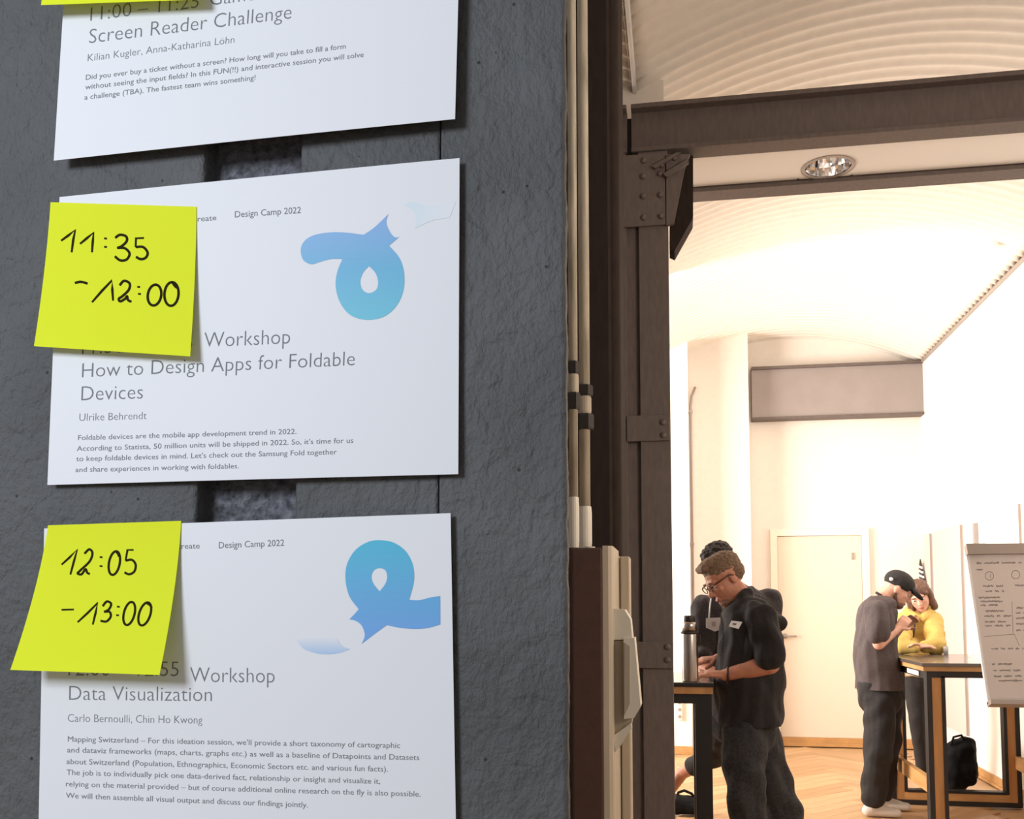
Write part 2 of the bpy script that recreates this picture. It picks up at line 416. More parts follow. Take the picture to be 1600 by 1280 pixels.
for k, (r, h) in enumerate([(lr-0.004, 0.0), (lr*0.95, 0.04), (lr*0.8, 0.09), (lr*0.5, 0.13), (0.02, 0.145)]):
    for i in range(nn):
        a_ = 2*PI*i/nn; rr = r*(1.0 if i % 2 else 0.93); v.append((lc.x+rr*math.cos(a_), lc.y+rr*math.sin(a_), bb+0.02+h))
for k in range(4):
    for i in range(nn): f.append((k*nn+i, k*nn+(i+1) % nn, (k+1)*nn+(i+1) % nn, (k+1)*nn+i))
link('reflector', mesh(v, f), m_chrome, dl)
MB().tube([(lc.x-0.03, lc.y, bb+0.14), (lc.x-0.03, lc.y, bb+0.07)], 0.008).tube([(lc.x+0.01, lc.y, bb+0.14), (lc.x+0.01, lc.y, bb+0.07)], 0.008).done('lamp_tube', m_white, dl, True)

# riveted steel column
cx_l = J(975, 700, YC).x; cx_r = J(1048, 700, YC).x
m_steel0 = m_steel; m_steel = mat('column paint', (0.150, 0.120, 0.107, 1), 0.62, bump=0.25, scale=60, var=0.12, stretch=(1, 1, 0.25))
col = thing('steel_column', 'riveted brown steel column at the opening to the bright room', 'column', ((cx_l+cx_r)/2, YC+0.1, 0))
X = lambda px: J(px, 700, YC).x
Zc = lambda py: J(1010, py, YC).z
ztop = bb
MB().box((X(975), YC-0.005, 0), (X(981), YC+0.20, ztop), 0.002).done('side_lip', m_steel, col)
MB().box((X(981), YC+0.02, 0), (X(1002), YC+0.20, ztop)).done('recessed_web', m_steel, col)
MB().box((X(1001), YC, 0), (X(1048), YC+0.20, ztop), 0.003).done('flange', m_steel, col)
MB().box((X(975), YC-0.017, Zc(355)), (X(1044), YC-0.0051, Zc(243)), 0.002).done('gusset_plate', m_steel, col)
MB().box((X(980), YC-0.014, Zc(690)), (X(1047), YC-0.0005, Zc(650)), 0.002).done('batten_plate', m_steel, col)
MB().box((X(981), YC-0.014, Zc(1044)), (X(1048), YC-0.0005, Zc(1003)), 0.002).done('batten_plate', m_steel, col)
def rivet(px, py, y=YC-0.017, r=0.0135):
    p = J(px, py, y)
    MB().lathe((p.x, y, p.z), [(r, 0.0), (r*0.95, -0.006), (r*0.65, -0.011), (r*0.2, -0.013)], 12, 'y').done('rivet', m_steel, col, True)
for q in [(1006, 251), (1005, 276), (1032, 272), (1005, 307), (1032, 305), (1006, 340), (1033, 338)]: rivet(*q)
for q in [(1036, 660), (1037, 680), (1043, 1011), (1043, 1031)]: rivet(q[0], q[1], YC-0.014)
MB().box((X(972), YC+0.06, bb+0.001), (X(1000), YC+0.12, bt-0.03)).done('dark_gap_backing', m_black, col)  # black box added behind the beam gap so the slit stays dark
# bracket at the top right of the column
y0 = YC-0.02
P = lambda px, py, y: J(px, py, y)
MB().prism([P(1041, 241, y0), P(1078, 241, y0), P(1070, 262, y0), P(1053, 349, y0), P(1041, 352, y0)], (0, 0.02, 0)).done('bracket_plate', m_steel, col)
y1 = YC+0.03
MB().prism([P(1047, 243, y1), P(1083, 243, y1), P(1083, 340, y1), P(1054, 392, y1), P(1046, 388, y1)], (0, 0.12, 0)).done('bracket_block', m_steel_shade, col)
MB().prism([P(1018, 262, y0-0.004), P(1056, 241, y0-0.004), P(1064, 241, y0-0.004), P(1024, 265, y0-0.004)], (0, -0.016, 0)).done('angle_bar', m_steel, col)
MB().prism([P(1036, 274, y0-0.004), P(1076, 250, y0-0.004), P(1076, 257, y0-0.004), P(1042, 279, y0-0.004)], (0, -0.016, 0)).done('angle_bar', m_steel, col)
for q in [(1034, 259), (1054, 248), (1046, 268), (1065, 257)]: rivet(q[0], q[1], y0-0.003, 0.010)
m_steel = m_steel0
# cream masonry block above the column
g0 = J(1003, 120, YC+0.25); g1 = J(1037, 160, YC+0.25)
struct(MB().box((J(955, 120, 4.5).x, 4.50, bt), (J(1037, 140, 4.5).x, 4.85, ZS+0.03)).done('trim_3', m_vault))
# pipes along the springing of the front vault
t = thing('ceiling_pipe', 'thin pale pipe running along the ceiling edge above the column', 'pipe', (XL, 2.4, ZS))
MB().tube([(XL+0.008, 0.7, ZS-0.02), (XL+0.008, 4.50, ZS-0.02)], 0.011).done('pipe', m_white, t, True)
MB().tube([(XL-0.03, 0.7, ZS-0.015), (XL-0.006, 4.50, ZS-0.015)], 0.004).done('cable', m_greymetal, t, True)
for yy in (1.6, 2.6, 3.6): MB().box((XL-0.03, yy, ZS-0.05), (XL+0.016, yy+0.02, ZS-0.0)).done('pipe_clamp', m_greymetal, t)

# ------------------------------------------------------------------ poster wall
YP = 0.70
def wx(px, y=YP): return J(px, 640, y).x
wl = -1.5
prof = []   # (x, y) front outline from left to right, then back
def seg(x0, y0, x1, y1, n):
    for i in range(n): prof.append((x0+(x1-x0)*i/n, y0+(y1-y0)*i/n))
rcl, rcr, gr = wx(313), wx(462), wx(686)
XEDGE = wx(884)
seg(wl, YP, wx(-60), YP, 6); seg(wx(-60), YP, rcl-0.002, YP, 60); seg(rcl-0.002, YP, rcl, YP+0.004, 2); seg(rcl, YP+0.004, rcl+0.003, YP+0.016, 4)
seg(rcl+0.003, YP+0.016, rcr-0.001, YP+0.016, 24); seg(rcr-0.001, YP+0.016, rcr, YP+0.003, 4); seg(rcr, YP+0.003, rcr+0.002, YP+0.001, 2)
seg(rcr+0.002, YP+0.001, gr-0.0008, YP+0.001, 40); seg(gr-0.0008, YP+0.001, gr-0.0005, YP+0.004, 2); seg(gr-0.0005, YP+0.004, gr+0.0008, YP, 2)
seg(gr+0.0008, YP, XEDGE-0.002, YP, 60); seg(XEDGE-0.002, YP, XEDGE, YP+0.0015, 3); seg(XEDGE, YP+0.0015, XEDGE, YP+0.02, 4)
prof.append((XEDGE-0.001, YP+0.02)); prof.append((XEDGE-0.03, YP+0.06)); prof.append((wl, YP+0.06))
rows = [0.0, 0.6, 1.0]+[1.2+0.004*i for i in range(190)]+[2.0, 2.6, 3.2]
v = []; f = []
npf = len(prof)
for z in rows:
    for i, (x, y) in enumerate(prof):
        d = 0.0; dxx = 0.0
        if 1.19 < z < 1.97 and y < YP+0.03:
            d = 0.0007*noise.noise(Vector((x*40, z*14, 0)))+0.0011*noise.noise(Vector((x*9, z*5, 3)))
            if x > XEDGE-0.0025: dxx = 0.0012*noise.noise(Vector((1.7, z*45, 5)))+0.0006*noise.noise(Vector((1.7, z*140, 5)))
            if rcl < x < rcr and y > YP+0.012: d *= 3
        v.append((x+dxx, y+d, z))
for k in range(len(rows)-1):
    for i in range(npf-1):
        a_ = k*npf+i; f.append((a_, a_+1, a_+npf+1, a_+npf))
    f.append((k*npf+npf-1, k*npf, (k+1)*npf, (k+1)*npf+npf-1))
f.append(tuple(range(npf-1, -1, -1))); f.append(tuple((len(rows)-1)*npf+i for i in range(npf)))
wallo = struct(link('wall_front', mesh(v, f), m_wall, None, True))
wallo.data.materials.append(m_rough)
for pg in wallo.data.polygons:
    c = pg.center
    if rcl+0.004 < c.x < rcr-0.002 and YP+0.009 < c.y < YP+0.035: pg.material_index = 1

# ------------------------------------------------------------------ sheets and notes on it
class Surf:
    """curved sheet: four corners (u right, v down) and a lift towards the viewer"""
    def __init__(s, px4, Y4, lift=0.0, power=1.6, sag=0.0):
        s.c = [np.array(J(p[0], p[1], Y)) for p, Y in zip(px4, Y4)]   # TL, TR, BR, BL
        s.lift, s.power, s.sag = lift, power, sag
    def P(s, u, v, off=0.0):
        u = np.asarray(u, float); v = np.asarray(v, float)
        a, b, c, d = s.c
        U = u[..., None]; V = v[..., None]
        p = (1-U)*(1-V)*a + U*(1-V)*b + U*V*c + (1-U)*V*d
        vv = np.clip(v, 0, 1); uu = np.clip(u, 0, 1)
        y = s.lift*(vv**s.power - vv) + s.sag*4*uu*(1-uu)
        p = p.copy(); p[..., 1] -= y + off
        return p
    def inv(s, px, py):
        px = np.asarray(px, float); py = np.asarray(py, float)
        u = np.full(px.shape, 0.5); v = np.full(px.shape, 0.5); T = np.stack([px, py], -1)
        for _ in range(9):
            e = 1e-4
            q = proj(s.P(u, v)); qu = (proj(s.P(u+e, v))-q)/e; qv = (proj(s.P(u, v+e))-q)/e
            r = T-q; det = qu[..., 0]*qv[..., 1]-qu[..., 1]*qv[..., 0]
            u = u+(r[..., 0]*qv[..., 1]-r[..., 1]*qv[..., 0])/det
            v = v+(qu[..., 0]*r[..., 1]-qu[..., 1]*r[..., 0])/det
        return u, v
    def sheet(s, name, m, parent, nu=24, nv=24, th=0.0003):
        g = []; f = []
        for side in (0, 1):
            for i in range(nv+1):
                for j in range(nu+1): g.append((j/nu, i/nv, side))
        g = np.array(g); P = s.P(g[:, 0], g[:, 1]); P[:, 1] += g[:, 2]*th
        N = nu+1; K = N*(nv+1)
        for i in range(nv):
            for j in range(nu):
                a_ = i*N+j; f.append((a_, a_+N, a_+N+1, a_+1)); f.append((K+a_, K+a_+1, K+a_+N+1, K+a_+N))
        for i in range(nv): 
            for a_ in (i*N, i*N+nu): f.append((a_, a_+N, K+a_+N, K+a_))
        for j in range(nu):
            for a_ in (j, nv*N+j): f.append((a_, a_+1, K+a_+1, K+a_))
        return link(name, mesh(P, f), m, parent, False)
def text_mesh(s, thin=-0.012):
    cu = bpy.data.curves.new('t', 'FONT'); cu.body = s; cu.resolution_u = 3; cu.offset = thin
    o = bpy.data.objects.new('t', cu); C.objects.link(o)
    bpy.context.view_layer.update()
    me = bpy.data.meshes.new_from_object(o.evaluated_get(bpy.context.evaluated_depsgraph_get()))
    V = np.empty(len(me.vertices)*3); me.vertices.foreach_get('co', V); V = V.reshape(-1, 3)
    Fc = [tuple(p.vertices) for p in me.polygons]
    bpy.data.objects.remove(o); bpy.data.curves.remove(cu); bpy.data.meshes.remove(me)
    return V, Fc
CAPH = 0.73
def print_lines(surf, name, lines, parent, thin=-0.012, off=0.00012, m=None):
    """lines: (text, x0, y0, x1, y1, cap height) in reference pixels on the sheet"""
    allv = []; allf = []; k = 0
    for s, x0, y0_, x1, y1_, cap in lines:
        V, Fc = text_mesh(s, thin)
        xmin, xmax = V[:, 0].min(), V[:, 0].max()
        un, vn = surf.inv(np.array([x0]), np.array([y0_]))
        q = proj(surf.P(un, vn)); q2 = proj(surf.P(un, vn-0.01)); up = (q2-q)[0]; up = up/np.linalg.norm(up)
        a_ = (V[:, 0]-xmin)/(xmax-xmin); h = V[:, 1]/CAPH*cap
        px = x0+(x1-x0)*a_+up[0]*h; py = y0_+(y1_-y0_)*a_+up[1]*h
        u, v_ = surf.inv(px, py)
        P3 = surf.P(u, v_, off)
        allv.append(P3); allf += [tuple(i+k for i in ff) for ff in Fc]; k += len(P3)
    return link(name, mesh(np.concatenate(allv), allf), m or m_ink, parent)
def catmull(pts, n=6, closed=False):
    if len(pts) < 3: return pts
    out = []; N = len(pts)
    rng = range(N) if closed else range(N-1)
    for i in rng:
        g = (lambda k: pts[k % N]) if closed else (lambda k: pts[min(max(k, 0), N-1)])
        p0, p1, p2, p3 = g(i-1), g(i), g(i+1), g(i+2)
        for j in range(n):
            t_ = j/n
            out.append(tuple(0.5*((2*p1[d])+(-p0[d]+p2[d])*t_+(2*p0[d]-5*p1[d]+4*p2[d]-p3[d])*t_*t_+(-p0[d]+3*p1[d]-3*p2[d]+p3[d])*t_**3) for d in (0, 1)))
    if not closed: out.append(pts[-1])
    return out
def pen(surf, name, strokes, parent, width=4.0, m=None, off=0.00015):
    V = []; Fc = []
    for st in strokes:
        sharp = st[0] == 's'; pts = st[1]
        pts = pts if sharp else catmull(pts, 7)
        k = len(V); n = len(pts)
        for i, p in enumerate(pts):
            a_ = pts[max(i-1, 0)]; b_ = pts[min(i+1, n-1)]
            dx, dy = b_[0]-a_[0], b_[1]-a_[1]; l = math.hypot(dx, dy) or 1
            nx, ny = -dy/l, dx/l; wd = width/2*(0.75 if i in (0, n-1) else 1)
            V.append((p[0]+nx*wd, p[1]+ny*wd)); V.append((p[0]-nx*wd, p[1]-ny*wd))
        for i in range(n-1): Fc.append((k+2*i, k+2*i+1, k+2*i+3, k+2*i+2))
    A = np.array(V); u, v_ = surf.inv(A[:, 0], A[:, 1])
    return link(name, mesh(surf.P(u, v_, off), Fc), m or m_pen, parent)
def dot(x, y, r=2.2): return ('s', [(x-r, y), (x+r, y+0.5)])
def pads(surf, parent, y_wall, pts=((0.1, 0.1), (0.9, 0.1), (0.1, 0.9), (0.9, 0.9))):
    for u, v_ in pts:
        p = surf.P(np.array([u]), np.array([v_]))[0]
        MB().box((p[0]-0.006, p[1]+0.0004, p[2]-0.006), (p[0]+0.006, y_wall+0.001, p[2]+0.006)).done('adhesive_pad', m_white, parent)

YS = YP-0.008    # sheets stand a few millimetres off the uneven wall
def session_sheet(label, corners, gap):
    sf = Surf(corners, [YP-gap]*4, sag=0.001)
    c = sf.P(np.array([0.5]), np.array([1.0]))[0]
    t_ = thing('session_sheet', label, 'poster', tuple(c), 'printed session sheets on the dark wall')
    sf.sheet('paper', m_paper, t_)
    pads(sf, t_, YP)
    return sf, t_
s1, t1 = session_sheet('white printed sheet titled Screen Reader Challenge, topmost on the dark wall', [(112, -200), (724, -296), (711, 186), (84, 251)], 0.011)
print_lines(s1, 'time_text', [('11:00 – 11:25', 141, 33, 310, 12, 23), ('Game', 328, 9, 398, 0, 25)], t1)
print_lines(s1, 'title_text', [('Screen Reader Challenge', 139, 68, 455, 29, 24)], t1)
print_lines(s1, 'speaker_text', [('Kilian Kugler, Anna-Katharina Löhn', 137, 96, 366, 67, 12)], t1)
print_lines(s1, 'paragraph_text', [
    ('Did you ever buy a ticket without a screen? How long will you take to fill a form', 134, 125, 540, 76, 8.5),
    ('without seeing the input fields? In this FUN(!!) and interactive session you will solve', 133, 140, 568, 89, 8.5),
    ('a challenge (TBA). The fastest team wins something!', 132, 156, 399, 125, 8.5)], t1, 0.0)
s2, t2 = session_sheet('white printed sheet about foldable devices, middle one on the dark wall', [(93, 308), (718, 247), (716, 741), (74, 758)], 0.006)
print_lines(s2, 'header_text', [('create', 302, 347, 338, 344, 9), ('Design Camp 2022', 367, 340, 470, 333, 10.5)], t2, 0.0)
print_lines(s2, 'time_text', [('11:30 – 11:55', 128, 554, 300, 546, 24)], t2)
print_lines(s2, 'title_text', [('Workshop', 319, 543, 453, 537, 25), ('How to Design Apps for Foldable', 128, 590, 554, 571, 24), ('Devices', 127, 626, 223, 623, 24)], t2)
print_lines(s2, 'speaker_text', [('Ulrike Behrendt', 124, 658, 229, 655, 12.5)], t2)
print_lines(s2, 'paragraph_text', [
    ('Foldable devices are the mobile app development trend in 2022.', 122, 688, 463, 678, 8.5),
    ("According to Statista, 50 million units will be shipped in 2022. So, it's time for us", 120, 705, 552, 692, 8.5),
    ("to keep foldable devices in mind. Let's check out the Samsung Fold together", 119, 721, 526, 710, 8.5),
    ('and share experiences in working with foldables.', 118, 738, 373, 732, 8.5)], t2, 0.0)
s3, t3 = session_sheet('white printed sheet titled Data Visualization, lowest on the dark wall', [(69, 826), (704, 802), (713, 1328), (60, 1304)], 0.005)
print_lines(s3, 'header_text', [('create', 277, 858, 312, 857, 9), ('Design Camp 2022', 342, 857, 444, 853, 10.5)], t3, 0.0)
print_lines(s3, 'time_text', [('12:00 – 12:55', 107, 1056, 279, 1057, 25)], t3)
print_lines(s3, 'title_text', [('Workshop', 297, 1066, 429, 1067, 25), ('Data Visualization', 108, 1094, 331, 1096, 24)], t3)
print_lines(s3, 'speaker_text', [('Carlo Bernoulli, Chin Ho Kwong', 106, 1128, 316, 1131, 13)], t3)
print_lines(s3, 'paragraph_text', [
    ("Mapping Switzerland – For this ideation session, we'll provide a short taxonomy of cartographic", 106, 1159, 625, 1169, 9),
    ('and dataviz frameworks (maps, charts, graphs etc.) as well as a baseline of Datapoints and Datasets', 105, 1176, 655, 1188, 9),
    ('about Switzerland (Population, Ethnographics, Economic Sectors etc. and various fun facts).', 104, 1194, 606, 1206, 9),
    ('The job is to individually pick one data-derived fact, relationship or insight and visualize it,', 104, 1211, 594, 1225, 9),
    ('relying on the material provided – but of course additional online research on the fly is also possible.', 103, 1229, 657, 1245, 9),
    ('We will then assemble all visual output and discuss our findings jointly.', 103, 1247, 481, 1262, 9)], t3, 0.0)

# ribbon emblems
def grad_mat(name, c0, c1, axis=2, c2=None):
    m = bpy.data.materials.new(name); m.use_nodes = True
    n = m.node_tree.nodes; L = m.node_tree.links; b = n['Principled BSDF']; b.inputs['Roughness'].default_value = 0.5
    tc = n.new('ShaderNodeTexCoord'); sx = n.new('ShaderNodeSeparateXYZ'); L.new(tc.outputs['Generated'], sx.inputs[0])
    r = n.new('ShaderNodeValToRGB'); r.color_ramp.elements[0].color = c0; r.color_ramp.elements[1].color = c1
    if c2: e = r.color_ramp.elements.new(0.5); e.color = c2
    L.new(sx.outputs[axis], r.inputs[0]); L.new(r.outputs[0], b.inputs['Base Color'])
    return m
def emblem(surf, name, loops, m, parent, off=0.00015):
    cu = bpy.data.curves.new('e', 'CURVE'); cu.dimensions = '2D'; cu.fill_mode = 'BOTH'
    for lp in loops:
        sp_ = cu.splines.new('POLY'); sp_.points.add(len(lp)-1)
        for i, p in enumerate(lp): sp_.points[i].co = (p[0]/100, -p[1]/100, 0, 1)
        sp_.use_cyclic_u = True
    o = bpy.data.objects.new('e', cu); C.objects.link(o); bpy.context.view_layer.update()
    me = bpy.data.meshes.new_from_object(o.evaluated_get(bpy.context.evaluated_depsgraph_get()))
    V = np.empty(len(me.vertices)*3); me.vertices.foreach_get('co', V); V = V.reshape(-1, 3)
    Fc = [tuple(p.vertices) for p in me.polygons]; bpy.data.objects.remove(o); bpy.data.curves.remove(cu)
    u, v_ = surf.inv(V[:, 0]*100, -V[:, 1]*100)
    return link(name, mesh(surf.P(u, v_, off), Fc), m, parent)
def z2(pts, ox, oy): return [(ox+x/4, oy+y/4) for x, y in pts]
def piece(*parts):
    """outline from smooth runs joined at corners"""
    out = []
    for p in parts:
        c = catmull(p, 6)
        out += c[:-1]
    return out
g2 = grad_mat('emblem blue to teal light', (0.10, 0.46, 0.60, 1), (0.20, 0.36, 0.66, 1), 2, (0.10, 0.38, 0.60, 1))
out2 = piece(
    z2([(592, 508), (650, 470), (705, 420), (748, 378)], 420, 240), z2([(748, 378), (735, 430), (755, 485), (785, 522), (815, 522)], 420, 240),
    z2([(815, 522), (785, 548), (752, 576)], 420, 240),
    z2([(752, 576), (815, 650), (845, 740), (843, 850), (800, 950), (720, 1020), (610, 1040), (510, 1010), (445, 930), (418, 830), (428, 740), (460, 660)], 420, 240),
    z2([(460, 660), (390, 660), (320, 678), (265, 692), (215, 665), (200, 600), (225, 545), (290, 508), (400, 492), (500, 496), (592, 508)], 420, 240))
hole2 = piece(z2([(626, 704), (665, 745), (683, 800), (672, 850), (626, 873), (585, 850), (572, 800), (590, 745), (626, 704)], 420, 240))
emblem(s2, 'ribbon_emblem', [out2, hole2], g2, t2)
fade2 = grad_mat('emblem fading tail', (0.58, 0.69, 0.74, 1), (0.72, 0.735, 0.76, 1), 0)
emblem(s2, 'emblem_tail', [piece(z2([(850, 322), (900, 300), (1000, 330), (1080, 318), (1170, 300)], 420, 240), z2([(1170, 300), (1130, 400)], 420, 240), z2([(1130, 400), (1020, 420), (915, 468)], 420, 240), z2([(915, 468), (920, 410), (900, 355), (850, 322)], 420, 240))], fade2, t2)
g3 = grad_mat('emblem teal to blue', (0.14, 0.33, 0.70, 1), (0.045, 0.42, 0.60, 1), 2, (0.10, 0.37, 0.65, 1))
out3 = piece(
    z2([(642, 608), (585, 530), (560, 430), (568, 330), (620, 240), (700, 188), (775, 177), (860, 192), (935, 245), (980, 330), (988, 430), (958, 550)], 400, 800),
    z2([(958, 550), (1020, 552), (1090, 535), (1152, 526)], 400, 800), z2([(1152, 526), (1153, 704)], 400, 800),
    z2([(1153, 704), (1080, 725), (1000, 732), (900, 725), (818, 708)], 400, 800), z2([(818, 708), (740, 765), (660, 826)], 400, 800),
    z2([(660, 826), (680, 770), (660, 710), (620, 680), (583, 672)], 400, 800), z2([(583, 672), (610, 645), (642, 608)], 400, 800))
hole3 = piece(z2([(773, 497), (735, 450), (722, 405), (738, 365), (772, 352), (808, 365), (820, 405), (808, 450), (773, 497)], 400, 800))
emblem(s3, 'ribbon_emblem', [out3, hole3], g3, t3)
fade3 = grad_mat('emblem fading tail blue', (0.36, 0.52, 0.74, 1), (0.72, 0.735, 0.76, 1), 2)
emblem(s3, 'emblem_tail', [piece(z2([(255, 800), (290, 850), (360, 880), (440, 890), (520, 882), (590, 858)], 400, 800), z2([(590, 858), (540, 838), (505, 790)], 400, 800), z2([(505, 790), (400, 780), (255, 800)], 400, 800))], fade3, t3)

# sticky notes
def note(label, corners, lift, power=1.8, gap=0.005):
    yb = YP-gap-0.0015
    sf = Surf(corners, [yb, yb, yb-lift, yb-lift], lift=lift, power=power)
    c = sf.P(np.array([0.5]), np.array([0.0]))[0]
    t_ = thing('sticky_note', label, 'sticky note', tuple(c), 'yellow sticky notes on the session sheets')
    sf.sheet('note_paper', m_note, t_, 16, 24, 0.00025)
    return sf, t_
def z4(pts, ox, oy): return [(ox+x/4, oy+y/4) for x, y in pts]
def oval(cx, cy, rx, ry, sl, ox, oy, n=22):
    pts = []
    for i in range(n+2):
        a_ = -PI/2+0.2-2*PI*i/n
        x = cx+rx*math.cos(a_)-sl*ry*math.sin(a_)*1.0; y = cy+ry*math.sin(a_)
        pts.append((x, y))
    return ('c', z4(pts, ox, oy))
n0, tn0 = note('topmost yellow sticky note, only its lower edge showing over the first sheet', [(84, -232), (318, -240), (311, -1), (64, 8)], 0.012, 1.8, 0.011)
n1, tn1 = note('yellow sticky note reading 11:35 - 12:00, handwritten in black', [(79, 316), (307, 323), (297, 557), (53, 541)], 0.009, 1.8, 0.006)
a0, b0 = 40, 300
pen(n1, 'handwriting', [
    ('s', z4([(222, 305), (268, 272), (310, 238), (298, 300), (288, 378)], a0, b0)), ('s', z4([(340, 325), (385, 288), (425, 255), (420, 310), (415, 378)], a0, b0)),
    dot(a0+500/4, b0+290/4), dot(a0+500/4, b0+343/4),
    ('c', z4([(560, 288), (590, 268), (628, 278), (632, 308), (600, 340), (572, 350)], a0, b0)), ('c', z4([(572, 350), (620, 352), (650, 385), (632, 422), (592, 428), (558, 402)], a0, b0)),
    ('s', z4([(740, 288), (690, 290), (688, 345)], a0, b0)), ('c', z4([(688, 345), (735, 345), (763, 380), (750, 412), (718, 420), (690, 405)], a0, b0)),
    ('c', z4([(308, 570), (345, 562), (388, 573)], a0, b0)), ('s', z4([(415, 690), (478, 618), (540, 553), (542, 610), (547, 680)], a0, b0)),
    ('c', z4([(588, 585), (615, 556), (650, 572), (645, 612), (605, 652), (583, 668), (592, 684), (622, 668), (634, 652), (640, 675), (662, 687)], a0, b0)),
    dot(a0+707/4, b0+593/4), dot(a0+712/4, b0+637/4),
    oval(806, 645, 42, 65, 0.1, a0, b0), oval(912, 638, 44, 74, 0.05, a0, b0), ('c', z4([(915, 562), (935, 590), (950, 600)], a0, b0))], tn1)
n2, tn2 = note('yellow sticky note reading 12:05 - 13:00, peeling away at the bottom', [(75, 821), (283, 814), (249, 1055), (16, 1047)], 0.022, 1.7, 0.005)
a0, b0 = 0, 800
pen(n2, 'handwriting', [
    ('s', z4([(385, 330), (435, 285), (483, 235), (462, 310), (440, 392)], a0, b0)),
    ('c', z4([(528, 262), (558, 234), (578, 258), (560, 310), (500, 368), (486, 385), (510, 390), (535, 358), (545, 380), (562, 388)], a0, b0)),
    dot(a0+632/4, b0+282/4), dot(a0+632/4, b0+338/4), oval(715, 320, 34, 74, 0.15, a0, b0), ('c', z4([(722, 246), (738, 262), (744, 280)], a0, b0)),
    ('s', z4([(835, 238), (797, 238), (785, 305)], a0, b0)), ('c', z4([(785, 305), (825, 300), (848, 330), (840, 372), (808, 390), (778, 378)], a0, b0)),
    ('s', z4([(385, 612), (462, 610)], a0, b0)), ('s', z4([(485, 690), (550, 630), (612, 568), (598, 630), (580, 705)], a0, b0)),
    ('c', z4([(642, 590), (668, 560), (695, 575), (680, 610), (650, 625)], a0, b0)), ('c', z4([(650, 625), (685, 625), (692, 655), (665, 685), (628, 680)], a0, b0)),
    dot(a0+740/4, b0+592/4), dot(a0+735/4, b0+645/4), oval(808, 635, 34, 72, 0.2, a0, b0), oval(905, 638, 36, 72, 0.25, a0, b0), ('c', z4([(915, 568), (940, 585), (948, 600)], a0, b0))], tn2, 3.6)

# ------------------------------------------------------------------ dark brown pillar, conduits and trunking beside the wall
YD = 2.6
xr = J(970, 700, YD).x
pil = MB()
pts = [(-1.6, YD, 0), (J(952, 700, YD).x, YD, 0)]
for i in range(6):
    a_ = PI/2*i/5; pts.append((J(956, 700, YD).x+(xr-J(956, 700, YD).x)*math.sin(a_), YD+0.01+0.03*(1-math.cos(a_)), 0))
pts += [(xr, YD+0.25, 0), (-1.6, YD+0.25, 0)]
struct(pil.prism(pts, (0, 0, 4.3)).done('wall_left', m_steel_shade))
YK = 2.0
xk = lambda px: J(px, 700, YK).x
zk = lambda py: J(905, py, YK).z
gt = 775; 
def conduit(label, pa, pb, zbot, ztop_, nuts, yy):
    t_ = thing('conduit', label, 'conduit', (J((pa+pb)/2, 700, yy).x, yy, zbot))
    xa, xb = J(pa, 700, yy).x, J(pb, 700, yy).x; c, r = (xa+xb)/2, (xb-xa)/2
    MB().tube([(c, yy, zbot), (c, yy, ztop_)], r, 16).done('pipe', m_conduit, t_, True)
    n_ = []
    for (za, zb_, k, mm, nm) in nuts:
        n_.append(MB().lathe((c, yy, min(za, zb_)), [(r*k*0.92, 0), (r*k, abs(zb_-za)*0.15), (r*k, abs(zb_-za)*0.85), (r*k*0.92, abs(zb_-za))], 6 if nm == 'nut' else 18).done(nm, mm, t_))
    return t_
Zk = lambda py, yy: J(905, py, yy).z
conduit('stained beige conduit beside the dark wall edge, left of the pair', 889, 903, Zk(800, 2.0), 3.6,
        [(Zk(585, 2.0), Zk(565, 2.0), 1.42, m_rubber, 'nut'), (Zk(614, 2.0), Zk(585, 2.0), 1.25, m_beige, 'sleeve'), (Zk(640, 2.0), Zk(614, 2.0), 1.6, m_rubber, 'nut'), (Zk(856, 2.0), Zk(777, 2.0), 1.2, m_cream, 'gland')], 2.0)
conduit('stained beige conduit beside the dark brown pillar, right of the pair', 905, 922, Zk(800, 2.08), 3.6,
        [(Zk(620, 2.08), Zk(603, 2.08), 1.6, m_rubber, 'nut'), (Zk(648, 2.08), Zk(620, 2.08), 1.28, m_beige, 'sleeve'), (Zk(672, 2.08), Zk(648, 2.08), 1.75, m_rubber, 'nut'), (Zk(858, 2.08), Zk(792, 2.08), 1.25, m_cream, 'gland')], 2.08)
yb0, yb1 = 1.95, 2.16
x0, x1 = J(893, 900, yb0).x, J(941, 900, yb0).x
zt = J(915, 856, yb0).z
tb = thing('cable_trunking', 'tall cable trunking, front coloured brown for shade, with cream rounded side', 'trunking', ((x0+x1)/2, 2.0, 0))
MB().box((x0, yb0, 0), (x1, yb1, zt), 0.004).done('front_cover', m_trunk_shade, tb)
MB().lathe((x0+0.032, yb0+0.05, zt-0.001), [(0.012, 0), (0.012, 0.006)], 14).done('screw_cap', m_cream, tb)
xs = [941, 946, 951, 956, 959]
pts = []
xa = x1+0.0005
xb_ = J(958, 900, yb0+0.02).x
pts = [(xa, yb0+0.004, 0), (xa+(xb_-xa)*0.55, yb0+0.006, 0), (xa+(xb_-xa)*0.88, yb0+0.012, 0), (xb_, yb0+0.024, 0), (xb_, yb1, 0), (xa, yb1, 0)]
MB().prism(pts, (0, 0, zt+0.004)).done('side_cover', m_beige, tb, False)
# second channel, a little deeper
yc0 = yb1+0.002
x2, x3 = J(940, 900, yc0).x, J(983, 900, yc0).x
t = thing('cable_channel', 'slim cream double cable channel behind the shaded trunking', 'trunking', ((x2+x3)/2, yc0, 0))
zc = J(965, 868, yc0).z
xm = J(968, 900, yc0).x
MB().box((x2, yc0, 0), (xm-0.001, yc0+0.09, zc), 0.003).done('channel', m_beige, t)
MB().box((xm+0.001, yc0+0.003, 0), (x3, yc0+0.09, zc-0.002), 0.003).done('channel', m_beige, t)
